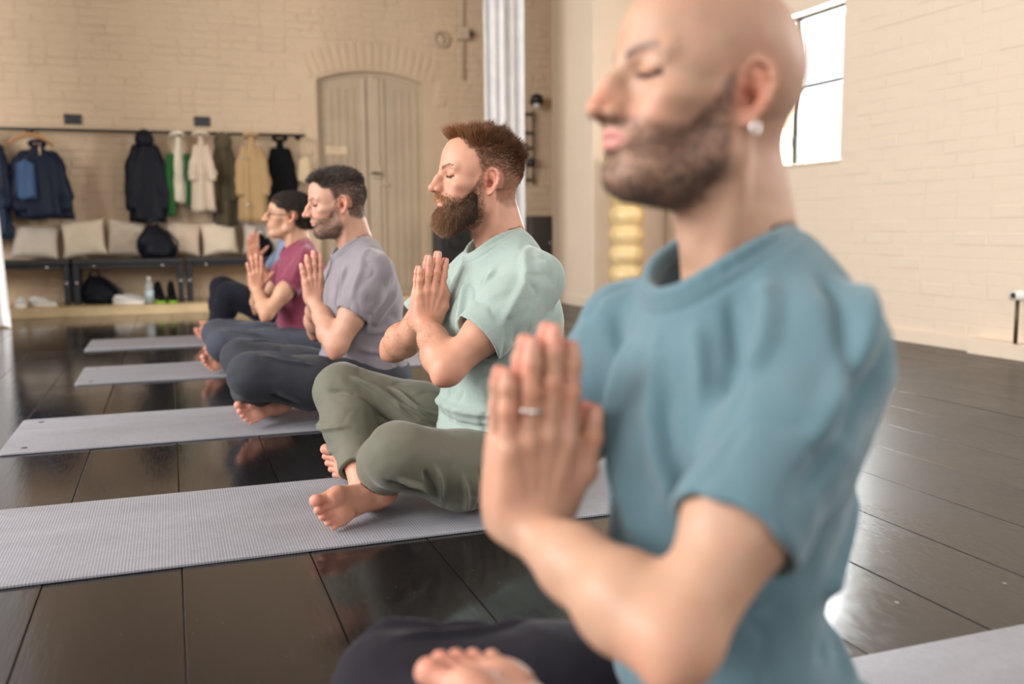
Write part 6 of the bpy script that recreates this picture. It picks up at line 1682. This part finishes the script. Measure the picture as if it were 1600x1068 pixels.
# --- the bald man in teal, close to the camera
def man_in_teal():
    hL, hR = prayer(5.5, 0.0, spread=(0.02, 0.01, -0.03, -0.11), curve=(-0.04, -0.01, 0.03, 0.05), thumb=((0.022, 0.028, -0.002), (0.058, 0.052, -0.003), (0.090, 0.057, -0.004), (0.114, 0.058, -0.005)))
    c = base_person(
        h=0.0026, hc=0.0036, loc=(0.70, 0.93, 0.0078), seed=3, label='bald man with dark stubble and an earring in a teal t-shirt, closest to the camera',
        J=dict(head=(0.135, 0, 0.856), neck=(0.075, 0, 0.655), shL=(0.080, 0.157, 0.586), shR=(0.150, -0.165, 0.588), elL=(0.302, 0.240, 0.365), elR=(0.225, -0.225, 0.385),
               wrL=(0.350, 0.0170, 0.402), wrR=(0.350, -0.0170, 0.402), knL=(0.200, 0.450, 0.090), knR=(0.450, -0.230, 0.118), anL=(0.336, 0.127, 0.161), anR=(0.34, 0.090, 0.056)),
        arm=0.95, twist=14, head_rot=(1, -6, 0), beard_soft=0.7, head_scale=1.06, hand_scale=1.12, handL=hL, handR=hR, skin=(0.46, 0.280, 0.192), red=(0.62, 0.20, 0.12),
        brow=(0.022, 0.014, 0.012), brow_a=1.0, brow_w=1.35, lash=(0.05, 0.03, 0.025), lips=(0.58, 0.22, 0.20), beard_col=(0.060, 0.038, 0.030), beard_a=0.78, scalp_col=(0.36, 0.22, 0.165), scalp_a=0.35, hairline=0.085,
        nose_tip=(0.002, 0, -0.008), lip=1.12, ear=1.02,
        footR=foot_frame((0.86, 0.50, 0.0), (0.03, -0.97, -0.16), 1), footL=foot_frame((0.62, -0.76, 0.12), (0.10, 0.06, -0.98), -1), shirt_mat=M['shirt_teal'], trouser_mat=M['trouser_plum'])
    c['shirt'] = dict(torso=[(0.045, 0.09, 0.140, 0.168), (0.125, 0.22, 0.102, 0.122), (0.138, 0.36, 0.100, 0.120), (0.120, 0.48, 0.116, 0.142), (0.082, 0.575, 0.105, 0.152), (0.078, 0.640, 0.075, 0.098)],
        sleeve=0.66, sleeve_r=(0.058, 0.064), hem_tilt=(0.05, 0.05, 0.0), collar=((0.122, 0, 0.690), 0.080, 0.078, 25), hem=((0.10, 0, -1.0), (0.0, 0, 0.075)), fold_gain=1.9,
        folds=[([(0.16, 0.01, 0.655), (0.17, 0.07, 0.60), (0.18, 0.11, 0.52)], 0.011, 0.006), ([(0.13, 0.07, 0.655), (0.15, 0.11, 0.60), (0.17, 0.14, 0.53)], 0.010, -0.007),
               ([(0.11, 0.09, 0.66), (0.12, 0.14, 0.61), (0.15, 0.18, 0.53)], 0.012, 0.008), ([(0.07, 0.12, 0.665), (0.09, 0.18, 0.615), (0.13, 0.235, 0.53)], 0.010, -0.006),
               ([(0.03, 0.12, 0.66), (0.08, 0.21, 0.62), (0.17, 0.27, 0.53)], 0.014, 0.008), ([(0.05, 0.23, 0.60), (0.13, 0.275, 0.54), (0.20, 0.28, 0.49)], 0.012, -0.006),
               
               ([(0.20, -0.06, 0.60), (0.21, 0.0, 0.50), (0.20, 0.05, 0.38)], 0.016, 0.007), ([(0.19, -0.10, 0.62), (0.21, -0.06, 0.52), (0.22, 0.0, 0.40)], 0.012, -0.006),
               ([(0.20, 0.02, 0.61), (0.21, 0.06, 0.52), (0.20, 0.10, 0.42)], 0.013, 0.006), ([(0.20, 0.06, 0.56), (0.20, 0.10, 0.48), (0.18, 0.14, 0.38)], 0.010, -0.005),
               ([(-0.08, 0.10, 0.42), (-0.01, 0.17, 0.36), (0.06, 0.19, 0.33)], 0.014, 0.010), ([(-0.09, 0.10, 0.36), (-0.02, 0.17, 0.30), (0.06, 0.19, 0.27)], 0.012, -0.008),
               ([(-0.09, 0.10, 0.31), (-0.02, 0.17, 0.25), (0.06, 0.19, 0.22)], 0.013, 0.010), ([(-0.09, 0.10, 0.24), (0.0, 0.17, 0.19), (0.1, 0.18, 0.19)], 0.012, 0.009)])
    c['trousers'] = dict(hips=[(0.035, 0.11, 0.115, 0.155), (0.05, 0.15, 0.11, 0.15)], L=dict(hipz=0.095, thigh=[0.090, 0.094, 0.078], shin=[0.078, 0.072, 0.050], cuff=0.05), R=dict(hipz=0.10, thigh=[0.092, 0.092, 0.078], shin=[0.080, 0.076, 0.058], cuff=0.06),
        folds=knee_folds((0.47, -0.23, 0.155), 1))
    P = build_person(c)
    H = P['H']
    grow_hair(P, 'beard_stubble', lambda h: beard_mask(h) + 1e-9, 6000, lambda h, n, rg: n * 0.6 + np.array((0.15, 0, -0.6)), lambda h, rg: rg.uniform(0.002, 0.005, len(h)), 0.00026, M['hair'],
              lambda h, rg: np.tile((0.030, 0.02, 0.016), (len(h), 1)), 16)
    lashes(P, (0.03, 0.02, 0.015), 0.0004)
    lob = H.out((-0.010, 0.0785, -0.027))
    bm = bmesh.new(); bm_tube(bm, [tuple(lob + np.array((0.0050 * math.sin(a), 0.002, 0.0060 * math.cos(a) - 0.003))) for a in np.linspace(0, 2 * math.pi, 20, endpoint=False)], 0.0018, 8, True)
    o = from_bm('earring', bm, M['silver'], P['body']); tag(o, 'small silver hoop earring in the left ear')
    F = Xf(P['J']['wrL'], np.stack(hL['R']), c['hand_scale'])
    x_, y_ = 0.088 + 0.028, -0.0117
    bm = bmesh.new(); bm_tube(bm, [tuple(F.out((x_, y_ + 0.0108 * math.cos(a), -0.0005 + 0.0108 * math.sin(a)))) for a in np.linspace(0, 2 * math.pi, 24, endpoint=False)], 0.0029, 8, True)
    o = from_bm('finger_ring', bm, M['silver'], P['body']); tag(o, 'silver ring on the ring finger')
    return P

for k_, f_ in (('1', man_in_teal), ('2', man_in_mint), ('3', man_in_grey), ('4', person_in_maroon), ('5', person_in_blue)):
    if k_ in ONLY: f_()
